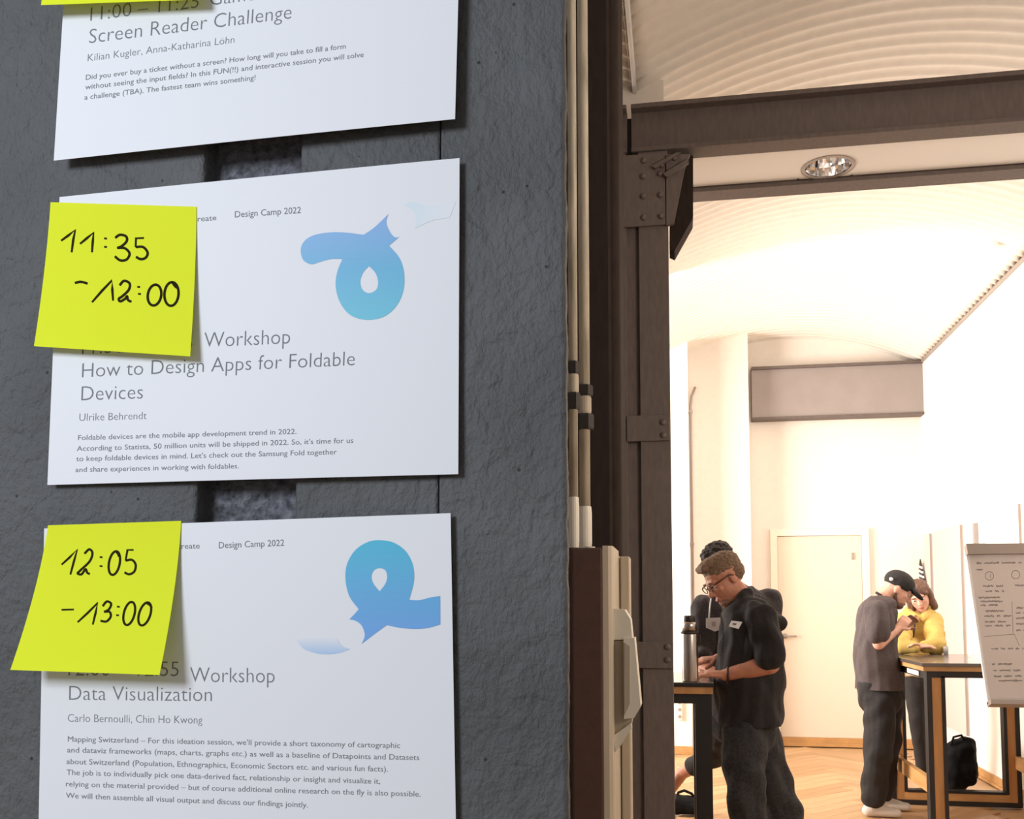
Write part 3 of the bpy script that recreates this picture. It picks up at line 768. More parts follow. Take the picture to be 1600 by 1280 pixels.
# switch unit protruding from the trunking side
ysw = yb0+0.03
sx = xb_+0.0005
def swpts(L, y): return [(J(px, py, y).x, y, J(px, py, y).z) for px, py in L]
t = thing('wall_switch', 'cream hinged switch unit sticking out of the trunking side', 'switch', (sx, ysw, J(960, 1180, ysw).z))
L1 = [(958.5, 951), (976, 953), (985, 968), (988, 1000), (958.5, 1000)]
MB().prism(swpts(L1, ysw), (0, 0.07, 0)).done('housing', m_cream, t)
L2 = [(974, 998), (991, 997), (996, 1050), (1001, 1105), (991, 1122), (975, 1124)]
MB().prism(swpts(L2, ysw-0.012), (0, 0.08, 0)).done('flap_cover', m_cream, t)
L3 = [(958.5, 1001), (974, 1001), (975, 1123), (988, 1124), (984, 1145), (968, 1168), (958.5, 1170)]
MB().prism(swpts(L3, ysw+0.004), (0, 0.06, 0)).done('back_box', m_beige, t)
MB().prism(swpts([(976, 1004), (984, 1010), (984, 1100), (976, 1118)], ysw-0.0125), (0, -0.002, 0)).done('seam_panel', m_beige, t)
MB().prism(swpts([(958.5, 1150), (986, 1130), (987, 1138), (962, 1176)], ysw-0.004), (0, 0.02, 0)).done('lower_lip', m_cream, t)

# ------------------------------------------------------------------ bar tables
def bar_table(label, x0, x1, y0, y1, h, group='tall bar tables with wooden edging'):
    t_ = thing('bar_table', label, 'table', ((x0+x1)/2, (y0+y1)/2, 0), group)
    tk = 0.022
    MB().box((x0-0.03, y0-0.02, h-tk), (x1+0.03, y1+0.03, h), 0.002).done('tabletop', mat('table laminate', (0.12, 0.10, 0.09, 1), 0.22, coat=0.3), t_)
    MB().box((x0-0.02, y0-0.012, h-tk-0.028), (x1+0.02, y1+0.02, h-tk)).done('wooden_apron', m_woodh, t_)
    bw, ww, dd = 0.03, 0.055, 0.075
    zt_ = h-tk-0.028
    for (ya, yb_, s_) in ((y0, y0+dd, 1), (y1-dd, y1, 1)):
        for xx, sg in ((x0, 1), (x1, -1)):
            MB().box((xx, ya, 0.0), (xx+sg*bw, yb_, zt_)).done('leg', m_black, t_)
            lo = MB().box((xx+sg*bw, ya+0.004, 0.035), (xx+sg*(bw+ww), yb_-0.004, zt_-0.03)); lo.done('wooden_inlay', m_wood, t_)
            MB().box((xx+sg*(bw+ww), ya, 0.09), (xx+sg*(bw+ww+0.022), yb_, zt_-0.03)).done('inner_frame', m_black, t_)
        MB().box((x0+bw, ya, zt_-0.04), (x1-bw, yb_, zt_)).done('top_rail', m_black, t_)
        MB().box((x0+bw, ya, 0.0), (x1-bw, yb_, 0.034)).done('bottom_rail', m_black, t_)
        MB().box((x0+bw+ww, ya+0.004, 0.035), (x1-bw-ww, yb_-0.004, 0.088)).done('bottom_inlay', m_woodh, t_)
        MB().box((x0+bw+ww+0.022, ya, 0.088), (x1-bw-ww-0.022, yb_, 0.106)).done('inner_frame', m_black, t_)
    for xx, sg in ((x0, 1), (x1, -1)):
        MB().box((xx+sg*0.004, y0+dd, 0.27), (xx+sg*0.04, y1-dd, 0.36)).done('stretcher', m_woodh, t_)
        MB().box((xx+sg*0.002, y0+dd, zt_-0.05), (xx+sg*0.03, y1-dd, zt_)).done('side_rail', m_black, t_)
    return t_
TH = 1.07
tx0 = J(1449, 1100, 6.30).x; tx1 = 2.37
bt_ = bar_table('bar table beside the flip chart, with open legs and wooden inlays', tx0, tx1, 6.30, 7.45, TH)
ta, tb_ = JX(1418, 1044, tx0-0.003), JX(1436, 1056, tx0-0.003)
MB().box((tx0-0.006, ta.y, ta.z), (tx0-0.002, tb_.y, tb_.z)).done('hanging_card', m_badge, bt_)
# left table, cut off by the column
lt1 = J(1112, 1100, 4.50).x
TL = 1.07
t = thing('bar_table', 'bar table with the thermos flask, half hidden by the steel column', 'table', (lt1-0.4, 4.9, 0), 'tall bar tables with wooden edging')
ly0, ly1, lx0 = 4.50, 5.15, lt1-0.9
lap = mat('laminate light sheen', (0.22, 0.19, 0.18, 1), 0.25, coat=0.2)
MB().box((lx0-0.02, ly0-0.02, TL-0.018), (lt1+0.012, ly1+0.02, TL), 0.002).done('tabletop', m_black, t)
MB().box((lx0-0.01, ly0-0.01, TL), (lt1-0.004, ly1+0.01, TL+0.0015)).done('top_laminate', lap, t)
MB().box((lx0-0.01, ly0-0.012, TL-0.05), (lt1+0.006, ly1+0.012, TL-0.018)).done('wooden_apron', m_wood, t)
for xx in (lx0, lt1-0.075):
    for yy in (ly0, ly1-0.08):
        MB().box((xx, yy, 0), (xx+0.075, yy+0.08, TL-0.05)).done('leg', m_black, t)
for yy in (ly0, ly1-0.04): MB().box((lx0+0.075, yy, TL-0.095), (lt1-0.075, yy+0.04, TL-0.05)).done('top_rail', m_black, t)

# thermos flask
p0 = J(1078, 1062, 4.60); tz = TL+0.0015
pc = J(1078, 1010, 4.535)
t = thing('thermos_flask', 'tall brushed steel thermos flask with black cap on the left bar table', 'flask', (pc.x, 4.535, tz))
zz = lambda py: J(1078, py, 4.535).z
r = (J(1091, 1010, 4.535).x-J(1065, 1010, 4.535).x)/2*0.98
MB().lathe((pc.x, 4.535, tz), [(r*0.94, 0), (r*0.97, 0.006), (r*0.97, 0.012), (r, 0.016), (r, zz(992)-tz), (r*0.97, zz(990)-tz)], 32).done('flask_body', m_brushed, t, True)
MB().lathe((pc.x, 4.535, zz(990)), [(r*1.08, 0), (r*1.1, 0.003), (r*1.1, 0.007), (r*0.95, 0.010)], 32).done('neck_ring', m_rubber, t, True)
MB().lathe((pc.x, 4.535, zz(987)), [(r*0.95, 0), (r*0.85, (zz(976)-zz(987))), (r*0.76, zz(972)-zz(987))], 32).done('shoulder', m_brushed, t, True)
MB().lathe((pc.x, 4.535, zz(972)), [(r*0.66, 0), (r*0.70, 0.002), (r*0.70, zz(964)-zz(972)), (r*0.60, zz(962)-zz(972))], 28).done('cap', m_rubber, t, True)
MB().tube([(pc.x+r*1.0, 4.535, zz(991)), (pc.x+r*1.25, 4.535, zz(993)), (pc.x+r*1.3, 4.535, zz(1003)), (pc.x+r*0.98, 4.535, zz(1008))], 0.004, 8).done('carry_loop', m_rubber, t, True)

# bags on the floor
def organic(name, prims, voxel, m, parent, smooth=4, fold=0.0, fs=(30, 30, 8), seed=0.0, cut=None):
    V = []; Fc = []
    for (vs, fs_) in prims:
        k = len(V); V += vs; Fc += [tuple(i+k for i in q) for q in fs_]
    me = mesh(V, Fc); o = bpy.data.objects.new('tmp', me); C.objects.link(o)
    md = o.modifiers.new('r', 'REMESH'); md.mode = 'VOXEL'; md.voxel_size = voxel; md.use_smooth_shade = True
    if smooth:
        sm = o.modifiers.new('s', 'SMOOTH'); sm.iterations = smooth; sm.factor = 0.5
    bpy.context.view_layer.update()
    me2 = bpy.data.meshes.new_from_object(o.evaluated_get(bpy.context.evaluated_depsgraph_get()))
    bpy.data.objects.remove(o); bpy.data.meshes.remove(me)
    if fold:
        me2.update()
        N = len(me2.vertices)
        co = np.empty(N*3); me2.vertices.foreach_get('co', co); co = co.reshape(-1, 3)
        nr = np.empty(N*3); me2.vertices.foreach_get('normal', nr); nr = nr.reshape(-1, 3)
        h = np.array([noise.noise(Vector((c[0]*fs[0]+seed, c[1]*fs[1]+c[2]*6, c[2]*fs[2]))) for c in co])
        co = co+nr*(fold*h)[:, None]
        me2.vertices.foreach_set('co', co.reshape(-1)); me2.update()
    if cut is not None:
        bm = bmesh.new(); bm.from_mesh(me2)
        r_ = bmesh.ops.bisect_plane(bm, geom=bm.verts[:]+bm.edges[:]+bm.faces[:], plane_co=(0, 0, cut), plane_no=(0, 0, -1), clear_outer=True)
        bmesh.ops.holes_fill(bm, edges=[e for e in bm.edges if e.is_boundary], sides=0)
        bm.to_mesh(me2); bm.free()
    return link(name, me2, m, parent, True)
def cap(p0, p1, r0, r1, hint=(0, 1, 0), n=14):
    """tapered limb with round ends; r = radius or (across, along hint)"""
    p0 = Vector(p0); p1 = Vector(p1)
    a0, b0 = r0 if isinstance(r0, tuple) else (r0, r0); a1, b1 = r1 if isinstance(r1, tuple) else (r1, r1)
    t_ = p1-p0
    t_ = t_.normalized() if t_.length > 1e-6 else Vector((0, 0, 1))
    h = Vector(hint); b = (h-t_*h.dot(t_))
    if b.length < 1e-3: b = Vector((1, 0, 0))-t_*t_.x
    b.normalize(); a = t_.cross(b)
    vs = []; fs_ = []; rings = []
    K = 5
    for i in range(K+1):
        an = PI/2*(1-i/K); rings.append((p0-t_*math.sin(an)*min(a0, b0), a0*max(math.cos(an), 0.02), b0*max(math.cos(an), 0.02)))
    for i in range(K+1):
        an = PI/2*i/K; rings.append((p1+t_*math.sin(an)*min(a1, b1), a1*max(math.cos(an), 0.02), b1*max(math.cos(an), 0.02)))
    for c, ra, rb in rings:
        for j in range(n):
            an = 2*PI*j/n; vs.append(tuple(c+a*(ra*math.cos(an))+b*(rb*math.sin(an))))
    for i in range(len(rings)-1):
        for j in range(n): fs_.append((i*n+j, i*n+(j+1) % n, (i+1)*n+(j+1) % n, (i+1)*n+j))
    fs_.append(tuple(range(n-1, -1, -1))); fs_.append(tuple((len(rings)-1)*n+j for j in range(n)))
    return vs, fs_
def ell(c, rad, R=None, n=18, k=12):
    c = Vector(c); vs = []; fs_ = []
    for i in range(k+1):
        th = PI*i/k
        for j in range(n):
            an = 2*PI*j/n
            q = Vector((rad[0]*max(math.sin(th), 0.01)*math.cos(an), rad[1]*max(math.sin(th), 0.01)*math.sin(an), rad[2]*math.cos(th)))
            if R is not None: q = R@q
            vs.append(tuple(c+q))
    for i in range(k):
        for j in range(n): fs_.append((i*n+j, (i+1)*n+j, (i+1)*n+(j+1) % n, i*n+(j+1) % n))
    fs_.append(tuple(range(n))); fs_.append(tuple(k*n+j for j in range(n-1, -1, -1)))
    return vs, fs_

bp_ = JZ(1072, 1276, 0.0)
t = thing('bag', 'black bag with a carry handle on the floor under the left table', 'bag', (bp_.x-0.02, bp_.y, 0))
bw = 0.17
organic('bag_body', [cap((bp_.x-0.10, bp_.y+0.05, 0.07), (bp_.x+0.12, bp_.y+0.05, 0.06), (0.07, 0.08), (0.055, 0.08)), ], 0.008, m_bag, t, 3, 0.008, (20, 20, 20))
hz_ = [(bp_.x-0.06, bp_.y+0.04, 0.12), (bp_.x-0.05, bp_.y+0.04, 0.15), (bp_.x-0.01, bp_.y+0.04, 0.165), (bp_.x+0.04, bp_.y+0.04, 0.145), (bp_.x+0.07, bp_.y+0.04, 0.10)]
MB().tube(hz_, 0.010, 8).done('handle', m_bag, t, True)
# backpack under right table
bq = Vector((J(1500, 1200, 7.62).x, 7.62, 0))
t = thing('backpack', 'black slumped backpack on the floor behind the right bar table', 'bag', tuple(bq))
organic('bag_body', [cap(J(1492, 1212, 7.65), J(1500, 1175, 7.65), (0.115, 0.12), (0.10, 0.10)), cap(J(1507, 1210, 7.65), J(1509, 1165, 7.65), (0.09, 0.12), (0.07, 0.09)), cap(J(1482, 1215, 7.66), J(1478, 1192, 7.66), (0.06, 0.1), (0.035, 0.06))], 0.01, m_bag, t, 3, 0.02, (14, 14, 14))
MB().tube([J(1486, 1165, 7.6), J(1490, 1152, 7.58), J(1502, 1149, 7.58), J(1510, 1160, 7.6)], 0.009, 8).done('strap', m_bag, t, True)

# papers and a cup on the right table
t = MB().box((1.95, 6.75, TH), (2.16, 7.05, TH+0.0015)).done('paper_sheet', m_paper); tag(t, 'loose white paper sheet lying on the right bar table', 'paper')
cq = Vector((J(1476, 1000, 7.40).x, 7.38, TH))
t = thing('glass', 'small grey drinking glass at the far edge of the right bar table', 'glass', tuple(cq))
MB().lathe(cq, [(0.016, 0), (0.019, 0.06), (0.017, 0.06), (0.014, 0.004)], 18).done('tumbler', mat('grey glass', (0.45, 0.43, 0.42, 1), 0.15), t, True)

# ------------------------------------------------------------------ panels on the right wall
m_pin = mat('pin panel felt', (0.60, 0.53, 0.49, 1), 0.9)
def wall_panel(name, label, cat, ya, yb_, z0, z1, group=None):
    t_ = thing(name, label, cat, (XR, (ya+yb_)/2, z0), group)
    MB().box((XR-0.03, ya, z0), (XR-0.001, yb_, z1)).done('panel', m_white if name == 'whiteboard' else m_pin, t_)
    MB().box((XR-0.030, ya-0.003, z0), (XR-0.012, ya, z1)).done('edge_strip', m_greymetal, t_)
    MB().box((XR-0.034, ya, z1), (XR-0.001, yb_, z1+0.008)).done('top_strip', m_cream, t_)
    return t_
zp = JX(1518, 811, XR)
print('panel3', zp)
wall_panel('pin_panel', 'tall white panel on the right wall with a striped pennant', 'panel', JX(1457, 835, XR).y, 10.2, 0.30, 2.13)
wall_panel('pin_panel', 'tall white panel on the right wall between pennant and whiteboard', 'panel', JX(1505, 820, XR).y, JX(1463, 835, XR).y, 0.30, 2.13)
wb = wall_panel('whiteboard', 'whiteboard high on the right wall above the flip chart', 'whiteboard', JX(1597, 788, XR).y, zp.y, 0.95, zp.z)
q0 = JX(1523, 818, XR-0.04); q1 = JX(1527.5, 850, XR-0.04)
MB().box((XR-0.06, q1.y, q1.z), (XR-0.031, q0.y, q0.z), 0.004).done('clip', m_greymetal, wb)
# striped pennant
pa = JX(1439, 874, XR-0.05); pb = JX(1434, 912, XR-0.05); pcn = JX(1447, 912, XR-0.05)
t = thing('pennant', 'grey and white striped cone pennant hanging above the woman', 'pennant', tuple(pa))
nst = 12
for k in range(nst):
    f0, f1 = k/nst, (k+1)/nst
    A = pa.lerp(pb, f0); B = pa.lerp(pcn, f0); A2 = pa.lerp(pb, f1); B2 = pa.lerp(pcn, f1)
    sh = 0.25*(B2-A2).length*0.5
    mm = m_rubber if k < 3 or k % 2 == 0 else m_white
    MB().prism([A, B+Vector((0, 0, -sh)), B2+Vector((0, 0, -sh)), A2], (-0.012, 0, 0)).done('stripe', mm, t)

# ------------------------------------------------------------------ flip chart
YF0, YF1 = 5.80, 5.50
f_tl = J(1510, 868, YF0); f_bl = J(1534, 1100, YF1)
fw = 0.70
t = thing('flip_chart', 'flip chart with handwritten notes on a round-foot stand beside the right table', 'flip chart', (f_bl.x+fw/2, YF0, 0))
TLc, TRc = Vector((f_tl.x, YF0, f_tl.z)), Vector((f_tl.x+fw, YF0, f_tl.z))
BLc, BRc = Vector((f_tl.x, YF1, f_bl.z)), Vector((f_tl.x+fw, YF1, f_bl.z))
nrm = (TRc-TLc).cross(BLc-TLc).normalized()
if nrm.y > 0: nrm = -nrm
MB().prism([TLc, TRc, BRc, BLc], -nrm*0.02).done('back_board', m_white, t)
dn = (BLc-TLc).normalized()
shv = [TLc+Vector((0.012, 0, 0))+nrm*0.004+dn*0.0, TRc-Vector((0.012, 0, 0))+nrm*0.004, BRc-Vector((0.012, 0, 0))+nrm*0.004-dn*0.03, BLc+Vector((0.012, 0, 0))+nrm*0.004-dn*0.03]
MB().prism(shv, -nrm*0.003).done('paper_pad', m_sheet, t)
up_ = -dn
hb = [TLc+nrm*0.0-dn*0.062, TRc-dn*0.062, TRc-dn*0.0, TLc]
MB().prism([p+nrm*0.022 for p in hb], -nrm*0.045).done('clamp_bar', m_greymetal, t)
MB().prism([p+nrm*0.030 for p in [TLc-dn*0.06+Vector((0, 0, 0)), TLc-dn*0.06+Vector((0.105, 0, 0)), TLc+dn*0.004+Vector((0.105, 0, 0)), TLc+dn*0.004]], -nrm*0.01).done('clamp_end', m_greymetal, t)
tr = [BLc-dn*0.012, BRc-dn*0.012, BRc+dn*0.012, BLc+dn*0.012]
MB().prism([p+nrm*0.05 for p in tr], -nrm*0.07).done('pen_tray', m_greymetal, t)
cxm = f_tl.x+fw/2
MB().tube([(cxm, YF0+0.03, 0.03), (cxm, YF0+0.03, f_tl.z-0.3)], 0.022, 16).lathe((cxm, YF0+0.03, 0), [(0.27, 0), (0.27, 0.012), (0.05, 0.035), (0.02, 0.05)], 32).done('stand', m_greymetal, t, True)
fs3 = Surf([(0, 0)]*4, [1]*4)
fs3.c = [np.array(p+nrm*0.0045) for p in (TLc, TRc, BRc, BLc)]
st = []
rnd = random.Random(3)
def scribble(x0, y0_, x1, amp=1.8, slope=-0.01):
    pts = []; x = x0; k = 0
    while x < x1:
        if rnd.random() < 0.09 and len(pts) > 4:
            st.append(('c', pts)); pts = []; x += 3.0
        pts.append((x, y0_+slope*(x-x0)+(amp if k % 2 else -amp)*rnd.uniform(0.3, 1.0))); x += rnd.uniform(0.9, 1.7); k += 1
    if len(pts) > 1: st.append(('c', pts))
for (xa, ya, xb) in [(1526, 880, 1600), (1525, 890, 1536), (1536, 916, 1568), (1540, 924, 1570), (1529, 934, 1565), (1532, 940, 1568), (1532, 946, 1560), (1540, 955, 1570), (1538, 963, 1581), (1539, 972, 1575), (1539, 978, 1579),
                     (1586, 915, 1606), (1588, 950, 1606), (1587, 958, 1606), (1588, 966, 1606), (1588, 975, 1606), (1588, 985, 1606), (1549, 1014, 1600), (1550, 1038, 1582), (1552, 1048, 1596), (1553, 1057, 1600), (1560, 1064, 1598)]:
    scribble(xa, ya, min(xb, 1606))
for (cx0, cy0, rr) in [(1546, 900, 6.5), (1587, 898, 6.5)]:
    st.append(('c', [(cx0+rr*math.cos(a_*0.4), cy0+rr*math.sin(a_*0.4)) for a_ in range(17)]))
st.append(('s', [(1545, 903), (1548, 897), (1548, 904)])); st.append(('s', [(1537, 995), (1585, 991), (1593, 1010)]))
st.append(('s', [(1581, 940), (1583, 990)]))
pen(fs3, 'handwriting', st, t, 0.8, m_scrib, 0.0)['kind'] = 'stuff'

# ------------------------------------------------------------------ people
def basis(fwd, up):
    f_ = Vector(fwd).normalized(); u = Vector(up); u = (u-f_*u.dot(f_)).normalized(); s = f_.cross(u)   # s: the person's right
    return Matrix(((s.x, f_.x, u.x), (s.y, f_.y, u.y), (s.z, f_.z, u.z)))
def head_prims(c, B, s=1.0, jaw=1.0):
    """c: centre of skull; local axes x right, y forward, z up. head ~0.235 tall"""
    o = lambda x, y, z: Vector(c)+B@Vector((x*s, y*s, z*s))
    E = lambda x, y, z, rx, ry, rz: ell(o(x, y, z), (rx*s, ry*s, rz*s), B)
    pr = [E(0, -0.008, 0.025, 0.074, 0.094, 0.085), E(0, 0.022, -0.03, 0.066, 0.068, 0.082), E(0, 0.042, -0.082, 0.043*jaw, 0.044, 0.036),
          E(0, 0.068, -0.103, 0.022, 0.018, 0.016), E(0, 0.074, 0.018, 0.052, 0.020, 0.016),
          cap(o(0, 0.084, 0.006), o(0, 0.106, -0.032), 0.007*s, 0.012*s), E(0.011, 0.096, -0.036, 0.008, 0.010, 0.007), E(-0.011, 0.096, -0.036, 0.008, 0.010, 0.007),
          E(0.036, 0.062, -0.022, 0.022, 0.020, 0.018), E(-0.036, 0.062, -0.022, 0.022, 0.020, 0.018),
          E(0, 0.084, -0.060, 0.020, 0.012, 0.006), E(0, 0.082, -0.071, 0.018, 0.012, 0.007),
          E(0.076, -0.004, -0.012, 0.007, 0.017, 0.029), E(-0.076, -0.004, -0.012, 0.007, 0.017, 0.029)]
    return pr, o
def face_details(o, B, s, parent, m_brow, mouth=True):
    for sg in (1, -1):
        ey = organic_ell('eye', o(sg*0.031, 0.080, 0.000), (0.013*s, 0.008*s, 0.007*s), B, m_eyew, parent)
        organic_ell('iris', o(sg*0.031, 0.0868, -0.001), (0.0058*s, 0.004*s, 0.0058*s), B, m_iris, ey)
        organic_ell('eyebrow', o(sg*0.031, 0.092, 0.022), (0.019*s, 0.006*s, 0.004*s), B, m_brow, parent)
    if mouth: organic_ell('lips', o(0, 0.0905, -0.0655), (0.021*s, 0.007*s, 0.007*s), B, m_lips, parent)
def organic_ell(name, c, r, B, m, parent):
    vs, fs_ = ell(c, r, B, 14, 8); return link(name, mesh(vs, fs_), m, parent, True)
def hand_prims(wrist, dirv, palmn, s=1.0, curl=0.6, thumb=1):
    """dirv: wrist to fingers; palmn: out of the palm"""
    d = Vector(dirv).normalized(); n_ = Vector(palmn); n_ = (n_-d*n_.dot(d)).normalized(); a = d.cross(n_)
    w_ = Vector(wrist); pr = [cap(w_, w_+d*0.075*s, (0.020*s, 0.026*s), (0.014*s, 0.038*s), a)]
    for k, (off, ln) in enumerate([(-0.031, 0.072), (-0.011, 0.082), (0.010, 0.077), (0.029, 0.060)]):
        b0_ = w_+d*0.078*s+a*off*s*thumb*-1
        c1 = curl*0.6; d1 = (d*math.cos(c1)+n_*math.sin(c1)); p1 = b0_+d1*ln*0.45*s
        c2 = curl*1.4; d2 = (d*math.cos(c2)+n_*math.sin(c2)); p2 = p1+d2*ln*0.32*s
        c3 = curl*2.0; d3 = (d*math.cos(c3)+n_*math.sin(c3)); p3 = p2+d3*ln*0.23*s
        pr += [cap(b0_-d*0.02*s, p1, 0.0095*s, 0.0088*s), cap(p1, p2, 0.0088*s, 0.008*s), cap(p2, p3, 0.008*s, 0.007*s)]
    tb0 = w_+d*0.025*s+a*0.024*s*thumb
    tb1 = tb0+(d*0.6+a*0.8*thumb+n_*0.35).normalized()*0.038*s; tb2 = tb1+(d*0.85+a*0.15*thumb+n_*0.5).normalized()*0.032*s
    pr += [cap(tb0, tb1, 0.013*s, 0.0105*s), cap(tb1, tb2, 0.0105*s, 0.0085*s)]
    return pr
def limb(pts, rs, hint=(0, 1, 0)): return [cap(pts[i], pts[i+1], rs[i], rs[i+1], hint) for i in range(len(pts)-1)]

# --- A: man in the black shirt, facing left over the table
YA = 4.80
tA = thing('person', 'man in glasses and black shirt leaning over the left bar table', 'person', (J(1165, 1200, YA).x, YA, 0))
hc = J(1133, 903, YA)
BA = basis(Vector((-0.80, -0.30, -0.55)), Vector((-0.50, -0.10, 0.85)))
hp, oA = head_prims(hc, BA, 1.06)
neck0 = J(1160, 945, YA+0.02)
shl = J(1188, 965, 4.62); elb = J(1203, 1038, 4.60); wri = J(1133, 1055, 4.66)
shr = J(1172, 962, 5.00); elr = J(1158, 1035, 5.02); wrr = J(1122, 1030, 4.90)
hipc = J(1170, 1135, YA)
body = hp+[cap(J(1148, 925, YA), neck0, (0.062, 0.060), (0.068, 0.068)), cap(J(1168, 972, YA), J(1172, 1000, YA), (0.09, 0.13), (0.11, 0.15)), cap(neck0, J(1168, 972, YA), 0.068, 0.07), cap(J(1172, 1000, YA), hipc, (0.12, 0.15), (0.11, 0.14))]
body += limb([shl, elb], [0.055, 0.046])+[cap(elb, elb.lerp(wri, 0.35), (0.046, 0.044), (0.045, 0.042)), cap(elb.lerp(wri, 0.35), wri, (0.045, 0.042), (0.028, 0.030))]
body += limb([shr, elr, wrr], [0.05, 0.042, 0.028])
body += hand_prims(wri, (-1, 0.05, 0.10), (0.1, 0.2, -1), 1.05, 0.55, -1)+hand_prims(wrr, (-0.95, -0.2, -0.05), (0.0, 0.2, -1), 1.0, 0.6, 1)
# legs (inside the jeans)
kneA = J(1164, 1238, 4.70); ankA = J(1196, 1385, 4.74)
kneB = J(1212, 1245, 4.94); 
ftz = 0.09
ankA = Vector((J(1180, 1280, 4.72).x+0.03, 4.74, ftz)); ankB = Vector((J(1232, 1280, 4.95).x+0.09, 4.96, ftz))
body += limb([J(1165, 1140, 4.72), kneA, ankA], [0.085, 0.058, 0.04])+limb([J(1182, 1140, 4.9), kneB, ankB], [0.085, 0.058, 0.04])
organic('body', body, 0.0045, m_skin, tA, 3)
face_details(oA, BA, 1.06, tA, m_hair1)
# hair cap
def oh(x, y, z): return oA(x, y, z)
hair = [ell(oA(0, -0.014, 0.052), (0.078*1.06, 0.094*1.06, 0.068*1.06), BA), ell(oA(0, -0.042, 0.01), (0.074*1.06, 0.060*1.06, 0.058*1.06), BA),
        cap(oA(-0.03, 0.072, 0.092), oA(0.03, 0.072, 0.092), 0.020, 0.020), ell(oA(0, 0.03, 0.096), (0.056, 0.062, 0.028), BA)]
def hair_mesh(name, prims, vox, m, parent, cutfn, fold=0.006, fs=(90, 90, 90)):
    o = organic(name, prims, vox, m, parent, 1, fold, fs)
    return o
hair_mesh('hair', hair, 0.005, m_hair1, tA, None, 0.0045)
# beard stubble
organic('beard', [ell(oA(0, 0.052, -0.088), (0.046, 0.042, 0.030), BA)], 0.005, mat('short beard', (0.30, 0.16, 0.11, 1), 0.8, bump=1, scale=200, var=0.4), tA, 1, 0.002, (200, 200, 200))
# glasses
gl = MB()
for sg in (1, -1):
    gl.tube([oA(sg*(0.033+0.023*math.cos(a_*PI/6)), 0.104, 0.0+0.017*math.sin(a_*PI/6)) for a_ in range(13)], 0.0024, 6)
    gl.tube([oA(sg*0.056, 0.104, 0.006), oA(sg*0.082, 0.085, 0.010), oA(sg*0.088, 0.01, 0.012), oA(sg*0.086, -0.01, 0.0)], 0.0034, 6)
gl.tube([oA(-0.011, 0.106, 0.002), oA(0.011, 0.106, 0.002)], 0.0024, 6)
gl.done('glasses', mat('dark red spectacle frame', (0.06, 0.015, 0.012, 1), 0.3), tA, True)
# shirt
shirt = [cap(J(1170, 957, YA-0.02), J(1182, 962, YA+0.02), (0.060, 0.19), (0.060, 0.19)),
         cap(J(1168, 968, YA), J(1173, 1010, YA), (0.125, 0.20), (0.155, 0.20)), cap(J(1173, 1010, YA), J(1170, 1070, YA), (0.158, 0.19), (0.168, 0.185)),
         cap(J(1170, 1070, YA), J(1173, 1140, YA), (0.166, 0.18), (0.152, 0.17))]
shirt += limb([shl, J(1202, 1000, 4.60), J(1203, 1026, 4.59)], [0.078, 0.072, 0.068])+limb([shr, elr], [0.07, 0.062])
shirt += [cap(J(1141, 951, YA-0.05), J(1157, 936, YA-0.075), 0.020, 0.024), cap(J(1157, 936, YA-0.075), J(1170, 925, YA-0.045), 0.024, 0.024), cap(J(1141, 951, YA+0.06), J(1166, 928, YA+0.07), 0.022, 0.026), cap(J(1171, 926, YA-0.045), J(1172, 925, YA+0.06), 0.027, 0.027)]
organic('shirt', shirt, 0.007, m_shirt, tA, 4, 0.018, (15, 15, 8), 3, J(1170, 1137, YA-0.15).z)
jeans = [cap(J(1170, 1118, YA), J(1170, 1150, YA), (0.135, 0.15), (0.12, 0.15)), *limb([J(1163, 1152, 4.72), kneA, ankA+Vector((0, 0, 0.02))], [0.112, 0.092, 0.072]), *limb([J(1183, 1145, 4.9), kneB, ankB+Vector((0, 0, 0.02))], [0.115, 0.092, 0.068])]
organic('jeans', jeans, 0.008, m_jeans, tA, 4, 0.026, (13, 10, 8), 8)
for a_ in (ankA, ankB):
    organic('shoe', [cap(a_+Vector((0.03, 0, -0.045)), a_+Vector((-0.16, 0, -0.055)), (0.042, 0.045), (0.033, 0.042)), cap(a_, a_+Vector((0.01, 0, -0.03)), 0.05, 0.05)], 0.007, m_black, tA, 3)
bq0 = J(1147, 975, 4.60)
MB().prism([J(1143, 970, 4.605), J(1160, 972, 4.60), J(1154, 983, 4.60), J(1139, 979, 4.605)], (0, 0.006, 0)).done('name_badge', m_badge, tA)
MB().prism([J(1145.5, 973.5, 4.60), J(1151, 974.5, 4.60), J(1150, 977, 4.60), J(1144.5, 976, 4.60)], (0, -0.001, 0)).done('badge_print', m_scrib, tA)
MB().tube([wri+Vector((0.012, 0.036*math.cos(k*PI/8), 0.036*math.sin(k*PI/8))) for k in range(17)], 0.006, 8).done('wrist_strap', mat('dark red strap', (0.05, 0.01, 0.012, 1), 0.5), tA, True)
MB().tube([J(1126, 960, YA-0.13), J(1130, 990, YA-0.17), J(1128, 1020, YA-0.18)], 0.004, 6).done('shirt_placket', m_shirt2, tA, True)

